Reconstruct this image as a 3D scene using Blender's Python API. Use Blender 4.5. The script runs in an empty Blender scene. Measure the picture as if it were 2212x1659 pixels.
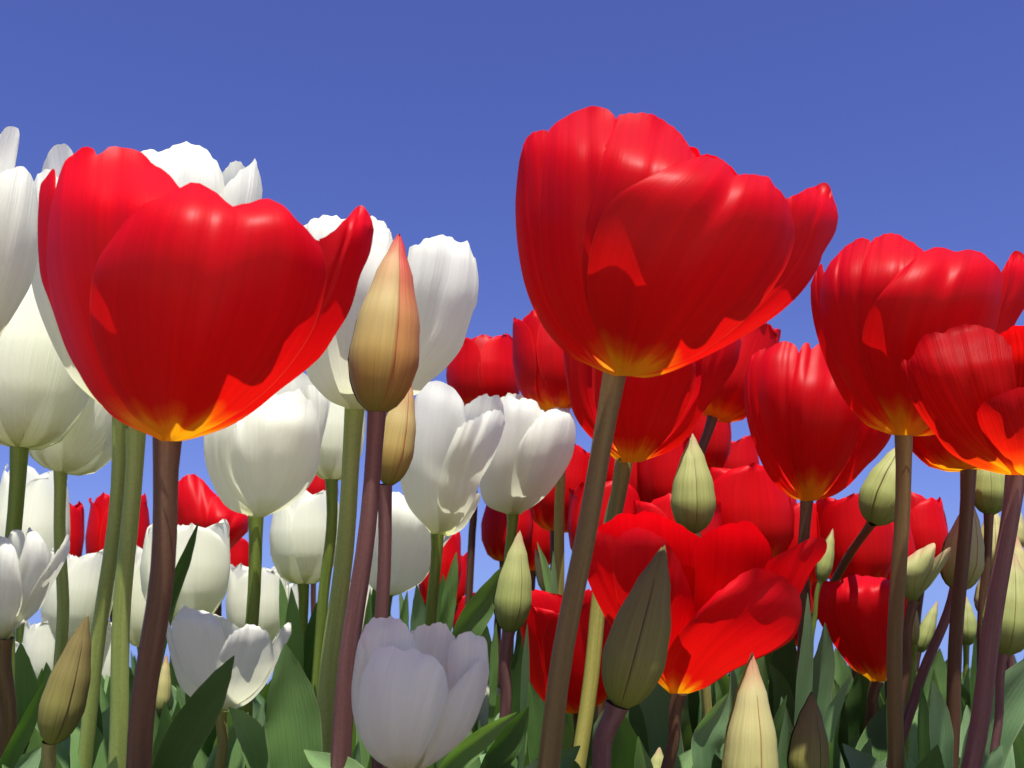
import bpy, math, random
from mathutils import Vector
R = math.radians
scene = bpy.context.scene
COL = scene.collection

# ------------------------------------------------------------------ camera
CAM_Z, PITCH, HFOV = 0.16, R(17.0), R(50.0)
PW, PH = 2212.0, 1659.0                      # measuring grid used for all picture coordinates
FPX = PW / 2 / math.tan(HFOV / 2)
cd = bpy.data.cameras.new('camera')
cam = bpy.data.objects.new('camera', cd)
COL.objects.link(cam)
cam.location = (0, 0, CAM_Z)
cam.rotation_euler = (R(90) + PITCH, 0, 0)
cd.sensor_width = 36.0
cd.lens = 18.0 / math.tan(HFOV / 2)
cd.clip_start, cd.clip_end = 0.01, 2000.0
scene.camera = cam
cd.dof.use_dof = True
cd.dof.focus_distance = 0.40
cd.dof.aperture_fstop = 40.0

# ------------------------------------------------------------------ sky, sun, exposure
SUN_EL, SUN_ROT = R(64), R(171)
w = bpy.data.worlds.new('World')
scene.world = w
w.use_nodes = True
nt = w.node_tree
bg = nt.nodes['Background']
sky = nt.nodes.new('ShaderNodeTexSky')
sky.sky_type = 'NISHITA'
sky.sun_disc = False
sky.sun_elevation = SUN_EL
sky.sun_rotation = SUN_ROT
sky.altitude = 0
sky.air_density = 0.7
sky.dust_density = 0.0
sky.ozone_density = 3.0
EXPO = 0.65
sep = nt.nodes.new('ShaderNodeSeparateColor')
cmbc = nt.nodes.new('ShaderNodeCombineColor')
nt.links.new(sky.outputs[0], sep.inputs[0])
for ch, (g_, a_) in enumerate([(0.95, 1.06), (0.95, 0.98), (0.75, 1.34)]):      # the camera's own colour response to the sky
    m0 = nt.nodes.new('ShaderNodeMath')
    m0.operation = 'MULTIPLY'
    m0.inputs[1].default_value = 0.1
    m1 = nt.nodes.new('ShaderNodeMath')
    m1.operation = 'POWER'
    m1.inputs[1].default_value = g_
    m2 = nt.nodes.new('ShaderNodeMath')
    m2.operation = 'MULTIPLY'
    m2.inputs[1].default_value = a_ * 10 / 2 ** EXPO
    nt.links.new(sep.outputs[ch], m0.inputs[0])
    nt.links.new(m0.outputs[0], m1.inputs[0])
    nt.links.new(m1.outputs[0], m2.inputs[0])
    m3 = nt.nodes.new('ShaderNodeMath')
    m3.operation = 'SMOOTH_MIN'
    m3.inputs[1].default_value = (0.27, 0.40, 0.87)[ch] * 10 / 2 ** EXPO
    m3.inputs[2].default_value = (0.12, 0.15, 0.2)[ch] * 10 / 2 ** EXPO
    nt.links.new(m2.outputs[0], m3.inputs[0])
    nt.links.new(m3.outputs[0], cmbc.inputs[ch])
nt.links.new(cmbc.outputs[0], bg.inputs[0])
bg.inputs[1].default_value = 0.1
sl = bpy.data.lights.new('sun', 'SUN')
sl.energy = 5.0
sl.angle = R(0.5)
sl.color = (1.0, 0.955, 0.88)
so = bpy.data.objects.new('sun', sl)
COL.objects.link(so)
SDIR = Vector((math.sin(SUN_ROT) * math.cos(SUN_EL), math.cos(SUN_ROT) * math.cos(SUN_EL), math.sin(SUN_EL)))
so.rotation_euler = SDIR.to_track_quat('Z', 'Y').to_euler()
so.location = (0, -2, 4)
vs = scene.view_settings
vs.view_transform = 'Standard'
vs.look = 'None'
vs.exposure = EXPO
vs.gamma = 1.0
scene.cycles.max_bounces = 10
scene.cycles.transmission_bounces = 8
scene.cycles.diffuse_bounces = 6

# ------------------------------------------------------------------ helpers
FW = Vector((0, math.cos(PITCH), math.sin(PITCH)))
UP = Vector((0, -math.sin(PITCH), math.cos(PITCH)))
RT = Vector((1, 0, 0))
CP = Vector((0, 0, CAM_Z))


def at(px, py, d):
    """world point seen at grid position (px, py) at camera depth d (metres)"""
    return CP + d * (FW + RT * ((px - PW / 2) / FPX) + UP * ((PH / 2 - py) / FPX))


def lerp_keys(keys, t):
    if t <= keys[0][0]:
        return keys[0][1]
    for (a, va), (b, vb) in zip(keys, keys[1:]):
        if t <= b:
            k = (t - a) / (b - a)
            k = k * k * (3 - 2 * k) * 0.5 + k * 0.5
            return va + (vb - va) * k
    return keys[-1][1]


def spline(pts, n):
    """Catmull-Rom through pts, resampled to n+1 points evenly by length"""
    if len(pts) == 2:
        dense = [tuple(pts[0][k] + (pts[1][k] - pts[0][k]) * i / 20 for k in range(len(pts[0]))) for i in range(21)]
    else:
        P = [tuple(2 * a - b for a, b in zip(pts[0], pts[1]))] + list(pts) + [tuple(2 * a - b for a, b in zip(pts[-1], pts[-2]))]
        dense = []
        for i in range(1, len(P) - 2):
            p0, p1, p2, p3 = P[i - 1], P[i], P[i + 1], P[i + 2]
            for j in range(10):
                t = j / 10
                dense.append(tuple(0.5 * (2 * b + (c - a) * t + (2 * a - 5 * b + 4 * c - d) * t * t + (3 * b - a - 3 * c + d) * t ** 3)
                                   for a, b, c, d in zip(p0, p1, p2, p3)))
        dense.append(tuple(pts[-1]))
    cum = [0.0]
    for a, b in zip(dense, dense[1:]):
        cum.append(cum[-1] + math.dist(a, b))
    out, k = [], 0
    for i in range(n + 1):
        s = cum[-1] * i / n
        while k < len(cum) - 2 and cum[k + 1] < s:
            k += 1
        seg = cum[k + 1] - cum[k]
        q = 0 if seg == 0 else min(1, max(0, (s - cum[k]) / seg))
        out.append(tuple(a + (b - a) * q for a, b in zip(dense[k], dense[k + 1])))
    return out


def grid_mesh(name, rows, mat, parent, uvs=None):
    """rows[j][i] = world point; one smooth mesh object under parent (an Empty without rotation)"""
    o0 = parent.location if parent else Vector((0, 0, 0))
    nr, nc = len(rows), len(rows[0])
    verts = [tuple(p - o0) for r in rows for p in r]
    faces = [(j * nc + i, j * nc + i + 1, (j + 1) * nc + i + 1, (j + 1) * nc + i) for j in range(nr - 1) for i in range(nc - 1)]
    me = bpy.data.meshes.new(name)
    me.from_pydata(verts, [], faces)
    uv = me.uv_layers.new(name='UVMap')
    for lp in me.loops:
        j, i = divmod(lp.vertex_index, nc)
        uv.data[lp.index].uv = (i / (nc - 1), j / (nr - 1))
    for p in me.polygons:
        p.use_smooth = True
    me.materials.append(mat)
    o = bpy.data.objects.new(name, me)
    COL.objects.link(o)
    if parent:
        o.parent = parent
    return o


def tube(name, pts, radii, mat, parent, n=12):
    rows = []
    for k, p in enumerate(pts):
        a = pts[max(0, k - 1)]
        b = pts[min(len(pts) - 1, k + 1)]
        t = (b - a).normalized()
        x = t.cross(Vector((0, 1, 0.01))).normalized()
        y = t.cross(x)
        rows.append([p + (x * math.cos(2 * math.pi * i / n) + y * math.sin(2 * math.pi * i / n)) * radii[k] for i in range(n + 1)])
    return grid_mesh(name, rows, mat, parent)


# ------------------------------------------------------------------ materials
def new_mat(name):
    m = bpy.data.materials.new(name)
    m.use_nodes = True
    t = m.node_tree
    t.nodes.clear()
    return m, t, t.nodes, t.links


def ramp(N, stops):
    r = N.new('ShaderNodeValToRGB')
    e = r.color_ramp.elements
    while len(e) < len(stops):
        e.new(0.5)
    for k, (p, c) in enumerate(stops):
        e[k].position = p
        e[k].color = (*c, 1) if len(c) == 3 else c
    return r


def tissue(name, stops, trans_tint, trans=0.45, rough=0.4, spec=0.5, vein=0.25, vscale=(26, 1.2), bump=0.35, flame=0.08,
           edge=None, coat=0.0, vshift=0.0, var=0.0):
    """thin plant tissue: colour runs along the petal (UV v), fine lengthwise veins, light shows through"""
    m, t, N, L = new_mat(name)
    uv = N.new('ShaderNodeTexCoord')
    info = N.new('ShaderNodeObjectInfo')
    mp = N.new('ShaderNodeMapping')
    mp.inputs['Scale'].default_value = (vscale[0], vscale[1], 1)
    L.new(uv.outputs['UV'], mp.inputs['Vector'])
    off = N.new('ShaderNodeVectorMath')
    off.operation = 'ADD'
    cmb = N.new('ShaderNodeCombineXYZ')
    rm = N.new('ShaderNodeMath')
    rm.operation = 'MULTIPLY'
    rm.inputs[1].default_value = 50
    L.new(info.outputs['Random'], rm.inputs[0])
    L.new(rm.outputs[0], cmb.inputs['X'])
    L.new(rm.outputs[0], cmb.inputs['Z'])
    L.new(mp.outputs[0], off.inputs[0])
    L.new(cmb.outputs[0], off.inputs[1])
    vn = N.new('ShaderNodeTexNoise')
    vn.inputs['Scale'].default_value = 1.0
    vn.inputs['Detail'].default_value = 5
    vn.inputs['Roughness'].default_value = 0.65
    L.new(off.outputs[0], vn.inputs['Vector'])
    fn = N.new('ShaderNodeTexNoise')                      # broad lengthwise flames for the colour boundary
    fn.inputs['Scale'].default_value = 0.14
    fn.inputs['Detail'].default_value = 4
    L.new(off.outputs[0], fn.inputs['Vector'])
    sx = N.new('ShaderNodeSeparateXYZ')
    L.new(uv.outputs['UV'], sx.inputs[0])
    a = N.new('ShaderNodeMath')
    a.operation = 'MULTIPLY_ADD'
    a.inputs[1].default_value = flame * 2
    L.new(fn.outputs['Fac'], a.inputs[0])
    b = N.new('ShaderNodeMath')
    b.operation = 'SUBTRACT'
    b.inputs[1].default_value = flame
    L.new(sx.outputs['Y'], b.inputs[0])
    rs = N.new('ShaderNodeMath')                         # every petal or leaf gets its own colour boundary
    rs.operation = 'MULTIPLY_ADD'
    rs.inputs[1].default_value = vshift
    L.new(info.outputs['Random'], rs.inputs[0])
    L.new(b.outputs[0], rs.inputs[2])
    L.new(rs.outputs[0], a.inputs[2])
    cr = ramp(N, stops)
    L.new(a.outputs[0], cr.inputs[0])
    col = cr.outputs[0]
    if edge:                                              # tinted margins of bud scales
        ab = N.new('ShaderNodeMath')
        ab.operation = 'SUBTRACT'
        ab.inputs[1].default_value = 0.5
        L.new(sx.outputs['X'], ab.inputs[0])
        ab2 = N.new('ShaderNodeMath')
        ab2.operation = 'ABSOLUTE'
        L.new(ab.outputs[0], ab2.inputs[0])
        er = ramp(N, [(edge[1], (0, 0, 0)), (edge[2], (1, 1, 1))])
        L.new(ab2.outputs[0], er.inputs[0])
        em = N.new('ShaderNodeMix')
        em.data_type = 'RGBA'
        em.inputs[7].default_value = (*edge[0], 1)
        L.new(er.outputs[0], em.inputs[0])
        L.new(col, em.inputs[6])
        col = em.outputs[2]
    vr = ramp(N, [(0.3, (1 - vein,) * 3), (0.7, (1 + vein * 0.4,) * 3)])
    L.new(vn.outputs['Fac'], vr.inputs[0])
    mx = N.new('ShaderNodeMix')
    mx.data_type = 'RGBA'
    mx.blend_type = 'MULTIPLY'
    mx.inputs[0].default_value = 1
    L.new(col, mx.inputs[6])
    L.new(vr.outputs[0], mx.inputs[7])
    if var:                                              # and its own slightly lighter or darker tone
        vv = N.new('ShaderNodeMath')
        vv.operation = 'MULTIPLY_ADD'
        vv.inputs[1].default_value = 2 * var
        vv.inputs[2].default_value = 1 - var
        rq = N.new('ShaderNodeMath')
        rq.operation = 'FRACT'
        L.new(rm.outputs[0], rq.inputs[0])
        L.new(rq.outputs[0], vv.inputs[0])
        mv = N.new('ShaderNodeVectorMath')
        mv.operation = 'SCALE'
        L.new(mx.outputs[2], mv.inputs[0])
        L.new(vv.outputs[0], mv.inputs['Scale'])
        tone = mv.outputs[0]
    else:
        tone = mx.outputs[2]
    bp = N.new('ShaderNodeBump')
    bp.inputs['Strength'].default_value = bump
    bp.inputs['Distance'].default_value = 0.0008
    L.new(vn.outputs['Fac'], bp.inputs['Height'])
    ps = N.new('ShaderNodeBsdfPrincipled')
    ps.inputs['Roughness'].default_value = rough
    ps.inputs['Specular IOR Level'].default_value = spec
    if coat:
        ps.inputs['Coat Weight'].default_value = coat
        ps.inputs['Coat Roughness'].default_value = 0.22
    L.new(tone, ps.inputs['Base Color'])
    L.new(bp.outputs[0], ps.inputs['Normal'])
    tr = N.new('ShaderNodeBsdfTranslucent')
    tm = N.new('ShaderNodeMix')
    tm.data_type = 'RGBA'
    tm.blend_type = 'MULTIPLY'
    tm.inputs[0].default_value = 1
    tm.inputs[7].default_value = (*trans_tint, 1)
    L.new(tone, tm.inputs[6])
    L.new(tm.outputs[2], tr.inputs['Color'])
    ms = N.new('ShaderNodeMixShader')
    ms.inputs[0].default_value = trans
    L.new(ps.outputs[0], ms.inputs[1])
    L.new(tr.outputs[0], ms.inputs[2])
    out = N.new('ShaderNodeOutputMaterial')
    L.new(ms.outputs[0], out.inputs['Surface'])
    return m


def stem_mat(name, c0, c1, c2, rough=0.5):
    m, t, N, L = new_mat(name)
    uv = N.new('ShaderNodeTexCoord')
    mp = N.new('ShaderNodeMapping')
    mp.inputs['Scale'].default_value = (7, 2, 1)
    L.new(uv.outputs['UV'], mp.inputs['Vector'])
    n1 = N.new('ShaderNodeTexNoise')
    n1.inputs['Scale'].default_value = 1.0
    n1.inputs['Detail'].default_value = 6
    L.new(mp.outputs[0], n1.inputs['Vector'])
    n2 = N.new('ShaderNodeTexNoise')
    n2.inputs['Scale'].default_value = 900
    n2.inputs['Detail'].default_value = 2
    L.new(uv.outputs['Object'], n2.inputs['Vector'])
    cr = ramp(N, [(0.3, c0), (0.52, c1), (0.75, c2)])
    L.new(n1.outputs['Fac'], cr.inputs[0])
    sp = ramp(N, [(0.35, (0.93,) * 3), (0.7, (1.05,) * 3)])
    L.new(n2.outputs['Fac'], sp.inputs[0])
    mx = N.new('ShaderNodeMix')
    mx.data_type = 'RGBA'
    mx.blend_type = 'MULTIPLY'
    mx.inputs[0].default_value = 1
    L.new(cr.outputs[0], mx.inputs[6])
    L.new(sp.outputs[0], mx.inputs[7])
    bp = N.new('ShaderNodeBump')
    bp.inputs['Strength'].default_value = 0.1
    bp.inputs['Distance'].default_value = 0.0004
    L.new(n2.outputs['Fac'], bp.inputs['Height'])
    ps = N.new('ShaderNodeBsdfPrincipled')
    ps.inputs['Roughness'].default_value = rough
    ps.inputs['Specular IOR Level'].default_value = 0.2
    L.new(mx.outputs[2], ps.inputs['Base Color'])
    L.new(bp.outputs[0], ps.inputs['Normal'])
    out = N.new('ShaderNodeOutputMaterial')
    L.new(ps.outputs[0], out.inputs['Surface'])
    return m


RED_STOPS = [(0.0, (0.80, 0.40, 0.012)), (0.125, (0.90, 0.37, 0.008)), (0.18, (0.82, 0.10, 0.004)), (0.25, (0.74, 0.005, 0.005)), (1.0, (0.74, 0.0015, 0.010))]
RED = tissue('red petal tissue', RED_STOPS, (1.0, 1.1, 0.6), trans=0.47, rough=0.45, spec=0.2, vein=0.13, vscale=(30, 0.7), bump=0.15, flame=0.15, edge=((0.78, 0.04, 0.035), 0.490, 0.5), vshift=0.07, var=0.08)
RED_STREAK = tissue('streaked orange red petal tissue', [(0.0, (0.80, 0.40, 0.012)), (0.10, (0.85, 0.30, 0.008)), (0.18, (0.70, 0.07, 0.006)), (0.4, (0.62, 0.012, 0.006)), (1.0, (0.56, 0.003, 0.008))],
                    (1.4, 1.2, 0.6), trans=0.58, rough=0.5, spec=0.12, vein=0.3, vscale=(40, 0.5), bump=0.4, flame=0.12)
WHITE = tissue('white petal tissue', [(0.0, (0.52, 0.57, 0.22)), (0.08, (0.68, 0.70, 0.40)), (0.24, (0.85, 0.865, 0.73)), (1.0, (0.88, 0.89, 0.80))],
               (1.1, 1.1, 1.0), trans=0.46, rough=0.55, spec=0.2, vein=0.05, vscale=(40, 1.3), bump=0.6, flame=0.06, vshift=0.05, var=0.03)
BUD_GREEN = tissue('green bud tissue', [(0.0, (0.15, 0.20, 0.035)), (0.3, (0.31, 0.36, 0.105)), (0.8, (0.40, 0.42, 0.16)), (1.0, (0.45, 0.32, 0.18))],
                   (1.0, 1.05, 0.5), trans=0.14, rough=0.55, spec=0.2, vein=0.22, bump=0.4, flame=0.12, edge=((0.12, 0.07, 0.03), 0.480, 0.498))
BUD_ORANGE = tissue('ripening bud tissue', [(0.0, (0.20, 0.19, 0.035)), (0.2, (0.40, 0.29, 0.07)), (0.6, (0.54, 0.43, 0.17)), (0.86, (0.58, 0.33, 0.15)), (1.0, (0.55, 0.05, 0.04))],
                    (1.1, 0.9, 0.5), trans=0.15, rough=0.5, spec=0.25, vein=0.16, bump=0.4, flame=0.08, edge=((0.34, 0.10, 0.03), 0.455, 0.5))
BUD_FLUSH = tissue('flushed orange bud tissue', [(0.0, (0.22, 0.18, 0.035)), (0.2, (0.44, 0.24, 0.06)), (0.55, (0.55, 0.25, 0.09)), (0.8, (0.58, 0.13, 0.07)), (1.0, (0.60, 0.03, 0.04))],
                   (1.1, 0.9, 0.5), trans=0.15, rough=0.5, spec=0.25, vein=0.16, bump=0.4, flame=0.10, edge=((0.40, 0.03, 0.03), 0.42, 0.497))
BUD_BROWN = tissue('brownish bud tissue', [(0.0, (0.23, 0.26, 0.045)), (0.25, (0.24, 0.23, 0.06)), (0.7, (0.22, 0.18, 0.06)), (1.0, (0.18, 0.14, 0.05))],
                   (1.0, 0.9, 0.6), trans=0.15, rough=0.55, spec=0.15, vein=0.22, bump=0.4, flame=0.15, edge=((0.06, 0.035, 0.02), 0.476, 0.496))
BUD_PALE = tissue('pale yellow bud tissue', [(0.0, (0.24, 0.28, 0.05)), (0.3, (0.46, 0.44, 0.15)), (0.8, (0.52, 0.46, 0.20)), (1.0, (0.5, 0.22, 0.12))],
                  (1.0, 1.0, 0.6), trans=0.15, rough=0.5, spec=0.25, vein=0.18, bump=0.4, edge=((0.26, 0.10, 0.04), 0.470, 0.496))
STEM_RED = stem_mat('purple brown stem skin', (0.085, 0.042, 0.022), (0.135, 0.07, 0.038), (0.20, 0.12, 0.07))
STEM_OLIVE = stem_mat('olive brown stem skin', (0.12, 0.078, 0.027), (0.17, 0.115, 0.042), (0.24, 0.175, 0.075))
STEM_PURPLE = stem_mat('purple stem skin', (0.12, 0.052, 0.045), (0.18, 0.085, 0.075), (0.24, 0.14, 0.12))
STEM_TAN = stem_mat('tan olive stem skin', (0.22, 0.20, 0.05), (0.32, 0.29, 0.085), (0.39, 0.34, 0.13))
STEM_GREEN = stem_mat('green stem skin', (0.12, 0.18, 0.022), (0.19, 0.27, 0.045), (0.26, 0.34, 0.075))
STEM_MOSS = stem_mat('moss olive stem skin', (0.13, 0.125, 0.022), (0.19, 0.175, 0.035), (0.26, 0.22, 0.06))
STEM_GREEN_LIT = stem_mat('sunlit green stem skin', (0.24, 0.31, 0.07), (0.34, 0.42, 0.11), (0.42, 0.48, 0.16))  # lighter copy of the green stem, sunlight put into its colour
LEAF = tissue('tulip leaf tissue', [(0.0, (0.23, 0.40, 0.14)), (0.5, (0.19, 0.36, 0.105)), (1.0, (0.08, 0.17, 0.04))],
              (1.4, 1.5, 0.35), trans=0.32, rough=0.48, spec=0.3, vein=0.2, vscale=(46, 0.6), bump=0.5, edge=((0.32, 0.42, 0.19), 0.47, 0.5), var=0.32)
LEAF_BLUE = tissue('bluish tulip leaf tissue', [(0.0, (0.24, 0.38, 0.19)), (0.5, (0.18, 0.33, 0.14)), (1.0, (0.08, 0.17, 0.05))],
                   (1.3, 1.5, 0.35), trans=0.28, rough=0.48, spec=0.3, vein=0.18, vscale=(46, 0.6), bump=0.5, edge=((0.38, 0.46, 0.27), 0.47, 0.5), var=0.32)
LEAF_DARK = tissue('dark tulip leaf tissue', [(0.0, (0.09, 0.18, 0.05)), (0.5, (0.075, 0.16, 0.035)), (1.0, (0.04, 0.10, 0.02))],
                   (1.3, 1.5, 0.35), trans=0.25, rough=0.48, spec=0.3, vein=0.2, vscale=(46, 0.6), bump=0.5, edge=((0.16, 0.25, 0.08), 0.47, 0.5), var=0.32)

# ------------------------------------------------------------------ plants
PLANTS = []          # (empty, ground point, depth)


def plant(name, label, cat, group, stem_px, depths, r_px, smat):
    """Empty at the foot of the plant plus its stem; stem_px runs from the flower down, depths = (top, bottom)"""
    pts2 = spline(stem_px, 10)
    n = len(pts2)
    d0, d1 = depths
    pts = [at(p[0], p[1], d0 + (d1 - d0) * k / (n - 1)) for k, p in enumerate(pts2)]
    rad = [(r_px[0] + (r_px[1] - r_px[0]) * k / (n - 1)) * (d0 + (d1 - d0) * k / (n - 1)) / FPX for k in range(n)]
    rad[0] *= 1.22
    rad[1] *= 1.05
    wob = (len(PLANTS) * 0.7) % 6.28
    pts = [p + RT * (rad[k] * 0.5 * math.sin(math.pi * k / (n - 1)) * math.sin(wob + 4.5 * k / (n - 1))) for k, p in enumerate(pts)]
    last = pts[-1]
    dirv = (pts[-1] - pts[-4]).normalized()
    if dirv.z > -0.5:
        dirv = (dirv + Vector((0, 0, -0.8))).normalized()
    g = last + dirv * (last.z / -dirv.z)
    foot = Vector((last.x * 0.35 + g.x * 0.65, last.y + (g.y - last.y) * 0.4, 0.0))
    for k in range(1, 6):
        q = k / 5
        a = last + dirv * (last.z / -dirv.z) * q
        b = last.lerp(foot, q)
        pts.append(a.lerp(b, q * q))
        rad.append(rad[n - 1] * (1 + 0.12 * q))
    e = bpy.data.objects.new(name, None)
    e.empty_display_size = 0.02
    COL.objects.link(e)
    e.location = foot
    e['label'] = label
    e['category'] = cat
    if group:
        e['group'] = group
    tube('stem', pts, rad, smat, e)
    PLANTS.append((e, foot, d1))
    return e


def coons(Lc, Tc, Rc, base, nt_, ns_):
    """Coons patch between left edge, top edge, right edge and a short base line"""
    (bl, br) = base
    L2 = spline([bl] + Lc + [Tc[0]], nt_)
    R2 = spline([br] + Rc + [Tc[-1]], nt_)
    T2f = spline(Tc, 120)
    sv = [0.5 - 0.5 * math.cos(math.pi * i / ns_) * 0.55 - 0.45 * (0.5 - i / ns_) for i in range(ns_ + 1)]
    sv = [(v - sv[0]) / (sv[-1] - sv[0]) for v in sv]
    tv = [j / nt_ for j in range(nt_ + 1)]
    grid = []
    for j, t in enumerate(tv):
        row = []
        for u in sv:
            k = u * 120
            k0 = min(119, int(k))
            q = k - k0
            Tp = [T2f[k0][c] + (T2f[k0 + 1][c] - T2f[k0][c]) * q for c in (0, 1)]
            Bp = [bl[c] + (br[c] - bl[c]) * u for c in (0, 1)]
            p = []
            for c in (0, 1):
                v = (1 - u) * L2[j][c] + u * R2[j][c] + (1 - t) * Bp[c] + t * Tp[c]
                v -= (1 - u) * (1 - t) * bl[c] + u * (1 - t) * br[c] + (1 - u) * t * Tc[0][c] + u * t * Tc[-1][c]
                p.append(v)
            row.append((p[0], p[1], u * 2 - 1, t))
        grid.append(row)
    return grid


def bloom(e, D, base, petals, mat, axis=None, deep=1.0, lean=-0.08, bw=16, curl=0.45, bulge=0.085, seed=0, back=2, ns_=32, nt_=40):
    """flower whose petals were measured one by one: each petal is (f, L, T, R[, options]); f = +1 front of the cup ... -1 its far side"""
    rng = random.Random(seed * 77 + 5)
    samples = []
    for p in petals:
        samples += spline([base] + p[1] + [p[2][0]], 30) + spline(p[2], 40) + spline([base] + p[3] + [p[2][-1]], 30)
    if axis is None:
        tops = [q for p in petals for q in spline(p[2], 10)]
        axis = (sum(q[0] for q in tops) / len(tops), sum(q[1] for q in tops) / len(tops))
    ax, ay = axis[0] - base[0], axis[1] - base[1]
    H = math.hypot(ax, ay)
    ax, ay = ax / H, ay / H

    def local(x, y):
        dx, dy = x - base[0], y - base[1]
        return (dx * ax + dy * ay) / H, dx * -ay + dy * ax

    NB = 30
    lo, hi = [None] * NB, [None] * NB
    for x, y in samples:
        t, c = local(x, y)
        k = min(NB - 1, max(0, int((t + 0.1) / 1.4 * NB)))
        lo[k] = c if lo[k] is None else min(lo[k], c)
        hi[k] = c if hi[k] is None else max(hi[k], c)
    idx = [k for k in range(NB) if lo[k] is not None]
    for k in range(NB):
        if lo[k] is None:
            a = max([i for i in idx if i < k], default=idx[0])
            b = min([i for i in idx if i > k], default=idx[-1])
            q = 0 if a == b else (k - a) / (b - a)
            lo[k] = lo[a] + (lo[b] - lo[a]) * q
            hi[k] = hi[a] + (hi[b] - hi[a]) * q
    for _ in range(2):
        lo = [(lo[max(0, k - 1)] + 2 * lo[k] + lo[min(NB - 1, k + 1)]) / 4 for k in range(NB)]
        hi = [(hi[max(0, k - 1)] + 2 * hi[k] + hi[min(NB - 1, k + 1)]) / 4 for k in range(NB)]

    def cup(x, y):
        t, c = local(x, y)
        k = min(NB - 1.001, max(0, (t + 0.1) / 1.4 * NB - 0.5))
        k0 = int(k)
        q = k - k0
        l = lo[k0] + (lo[k0 + 1] - lo[k0]) * q
        h = hi[k0] + (hi[k0 + 1] - hi[k0]) * q
        rr = max(bw * 0.6, (h - l) / 2)
        xi = (c - (h + l) / 2) / (rr * 1.03)
        return t, rr, math.sqrt(max(0.0, 1 - xi * xi) + 0.004) - 0.063

    allp = list(petals)
    fronts = [p for p in petals if p[0] > 0.5]

    def edge_at(t, q):
        """point of the cup at height t, q = -1 left rim ... +1 right rim"""
        k0 = min(NB - 2, max(0, int((t + 0.1) / 1.4 * NB - 0.5)))
        c = (lo[k0] + hi[k0]) / 2 + q * (hi[k0] - lo[k0]) / 2
        return (base[0] + ax * t * H - ay * c, base[1] + ay * t * H + ax * c)
    for k in range(back):                                # the far petals that close the cup behind
        a, b = ((-0.9, 0.45), (-0.45, 0.9), (-0.6, 0.6))[k % 3]
        m_ = (a + b) / 2
        allp.append((-0.7 - 0.12 * k, [edge_at(t, a) for t in (0.12, 0.25, 0.4, 0.55, 0.7)],
                     [edge_at(0.78, a * 0.92 + m_ * 0.08), edge_at(0.85, a * 0.6 + m_ * 0.4), edge_at(0.88, m_), edge_at(0.85, b * 0.6 + m_ * 0.4), edge_at(0.78, b * 0.92 + m_ * 0.08)],
                     [edge_at(t, b) for t in (0.12, 0.25, 0.4, 0.55, 0.7)]))
    ruf = 2.5 if mat is WHITE else 1.0
    for pi, p in enumerate(allp):
        f = p[0]
        opt = p[4] if len(p) > 4 else {}
        sg = 1 if f >= 0 else -1
        wpx = math.dist(p[2][0], p[2][-1])
        front_off = -0.025 * wpx if f >= 0.95 else 0.0
        jit = [rng.uniform(-1, 1) for _ in range(6)]
        ph = rng.uniform(0, 6)
        c_curl = opt.get('curl', curl)
        c_bulge = opt.get('bulge', bulge)
        rows = []
        for row in coons(p[1], p[2], p[3], ((base[0] - bw, base[1]), (base[0] + bw, base[1])), nt_, ns_):
            r_ = []
            for (x, y, s, t) in row:
                ta, rr, dz = cup(x, y)
                off = -f * dz * rr * deep
                off -= sg * c_bulge * (1 - s * s) * math.sin(math.pi * min(1, t ** 0.8 * 0.92)) * wpx
                off += sg * (0.03 + 0.035 * t * t) * wpx * math.exp(-(s / 0.13) ** 2) * t                        # crease along the midrib
                if t > 0.72:
                    off += sg * c_curl * ((t - 0.72) / 0.28) ** 2 * 0.28 * min(rr, wpx)
                off += ruf * (0.018 * wpx * math.sin(4.2 * s + ph) * t * t + 0.008 * wpx * math.sin(11 * s + 2 * ph + 5 * t) * t * abs(s))
                if mat is WHITE:
                    off += 0.010 * wpx * math.sin(21 * s + 3 * ph + 2 * t) * t ** 4
                off += 0.014 * wpx * math.sin(6.5 * s + 1.7 * ph + 1.5 * t) * math.sin(math.pi * min(1, t * 1.1)) + 0.010 * wpx * math.sin(3 * s + 5 * t + ph)
                off += opt.get('off', 0) + front_off * min(1, t * 3) + lean * max(0, ta) * H * 0.5
                if t > 0.85:                             # slightly ragged rim
                    am = wpx * 0.010 * ruf * ((t - 0.85) / 0.15) ** 2
                    y += am * (jit[0] * math.sin(9 * s + ph) + jit[1] * math.sin(17 * s + 2 * ph) + jit[2] * math.sin(29 * s + 3 * ph))
                r_.append(at(x, y, D + off * D / FPX))
            rows.append(r_)
        grid_mesh('petal', rows, mat, e)


RHO = [(0, 0.10), (0.06, 0.36), (0.16, 0.66), (0.34, 0.93), (0.55, 1.0)]
HGT = [(0, 0.0), (0.06, 0.015), (0.16, 0.09), (0.34, 0.30), (0.55, 0.55), (0.8, 0.85), (0.92, 0.965), (1, 1.0)]
WID = [(0, 0.6), (0.2, 0.8), (0.42, 1.0), (0.66, 0.98), (0.8, 0.86), (0.9, 0.66), (0.96, 0.44), (1, 0.14)]


def frame(D, base, top, tiltd):
    B = at(base[0], base[1], D)
    T = at(top[0], top[1], D)
    A = (T - B)
    H = A.length
    A = (A + FW * H * tiltd).normalized()
    V = (CP - B)
    V = (V - A * V.dot(A)).normalized()
    X = A.cross(V)
    if X.dot(RT) < 0:
        X = -X
    return B, A, V, X, H


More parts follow.
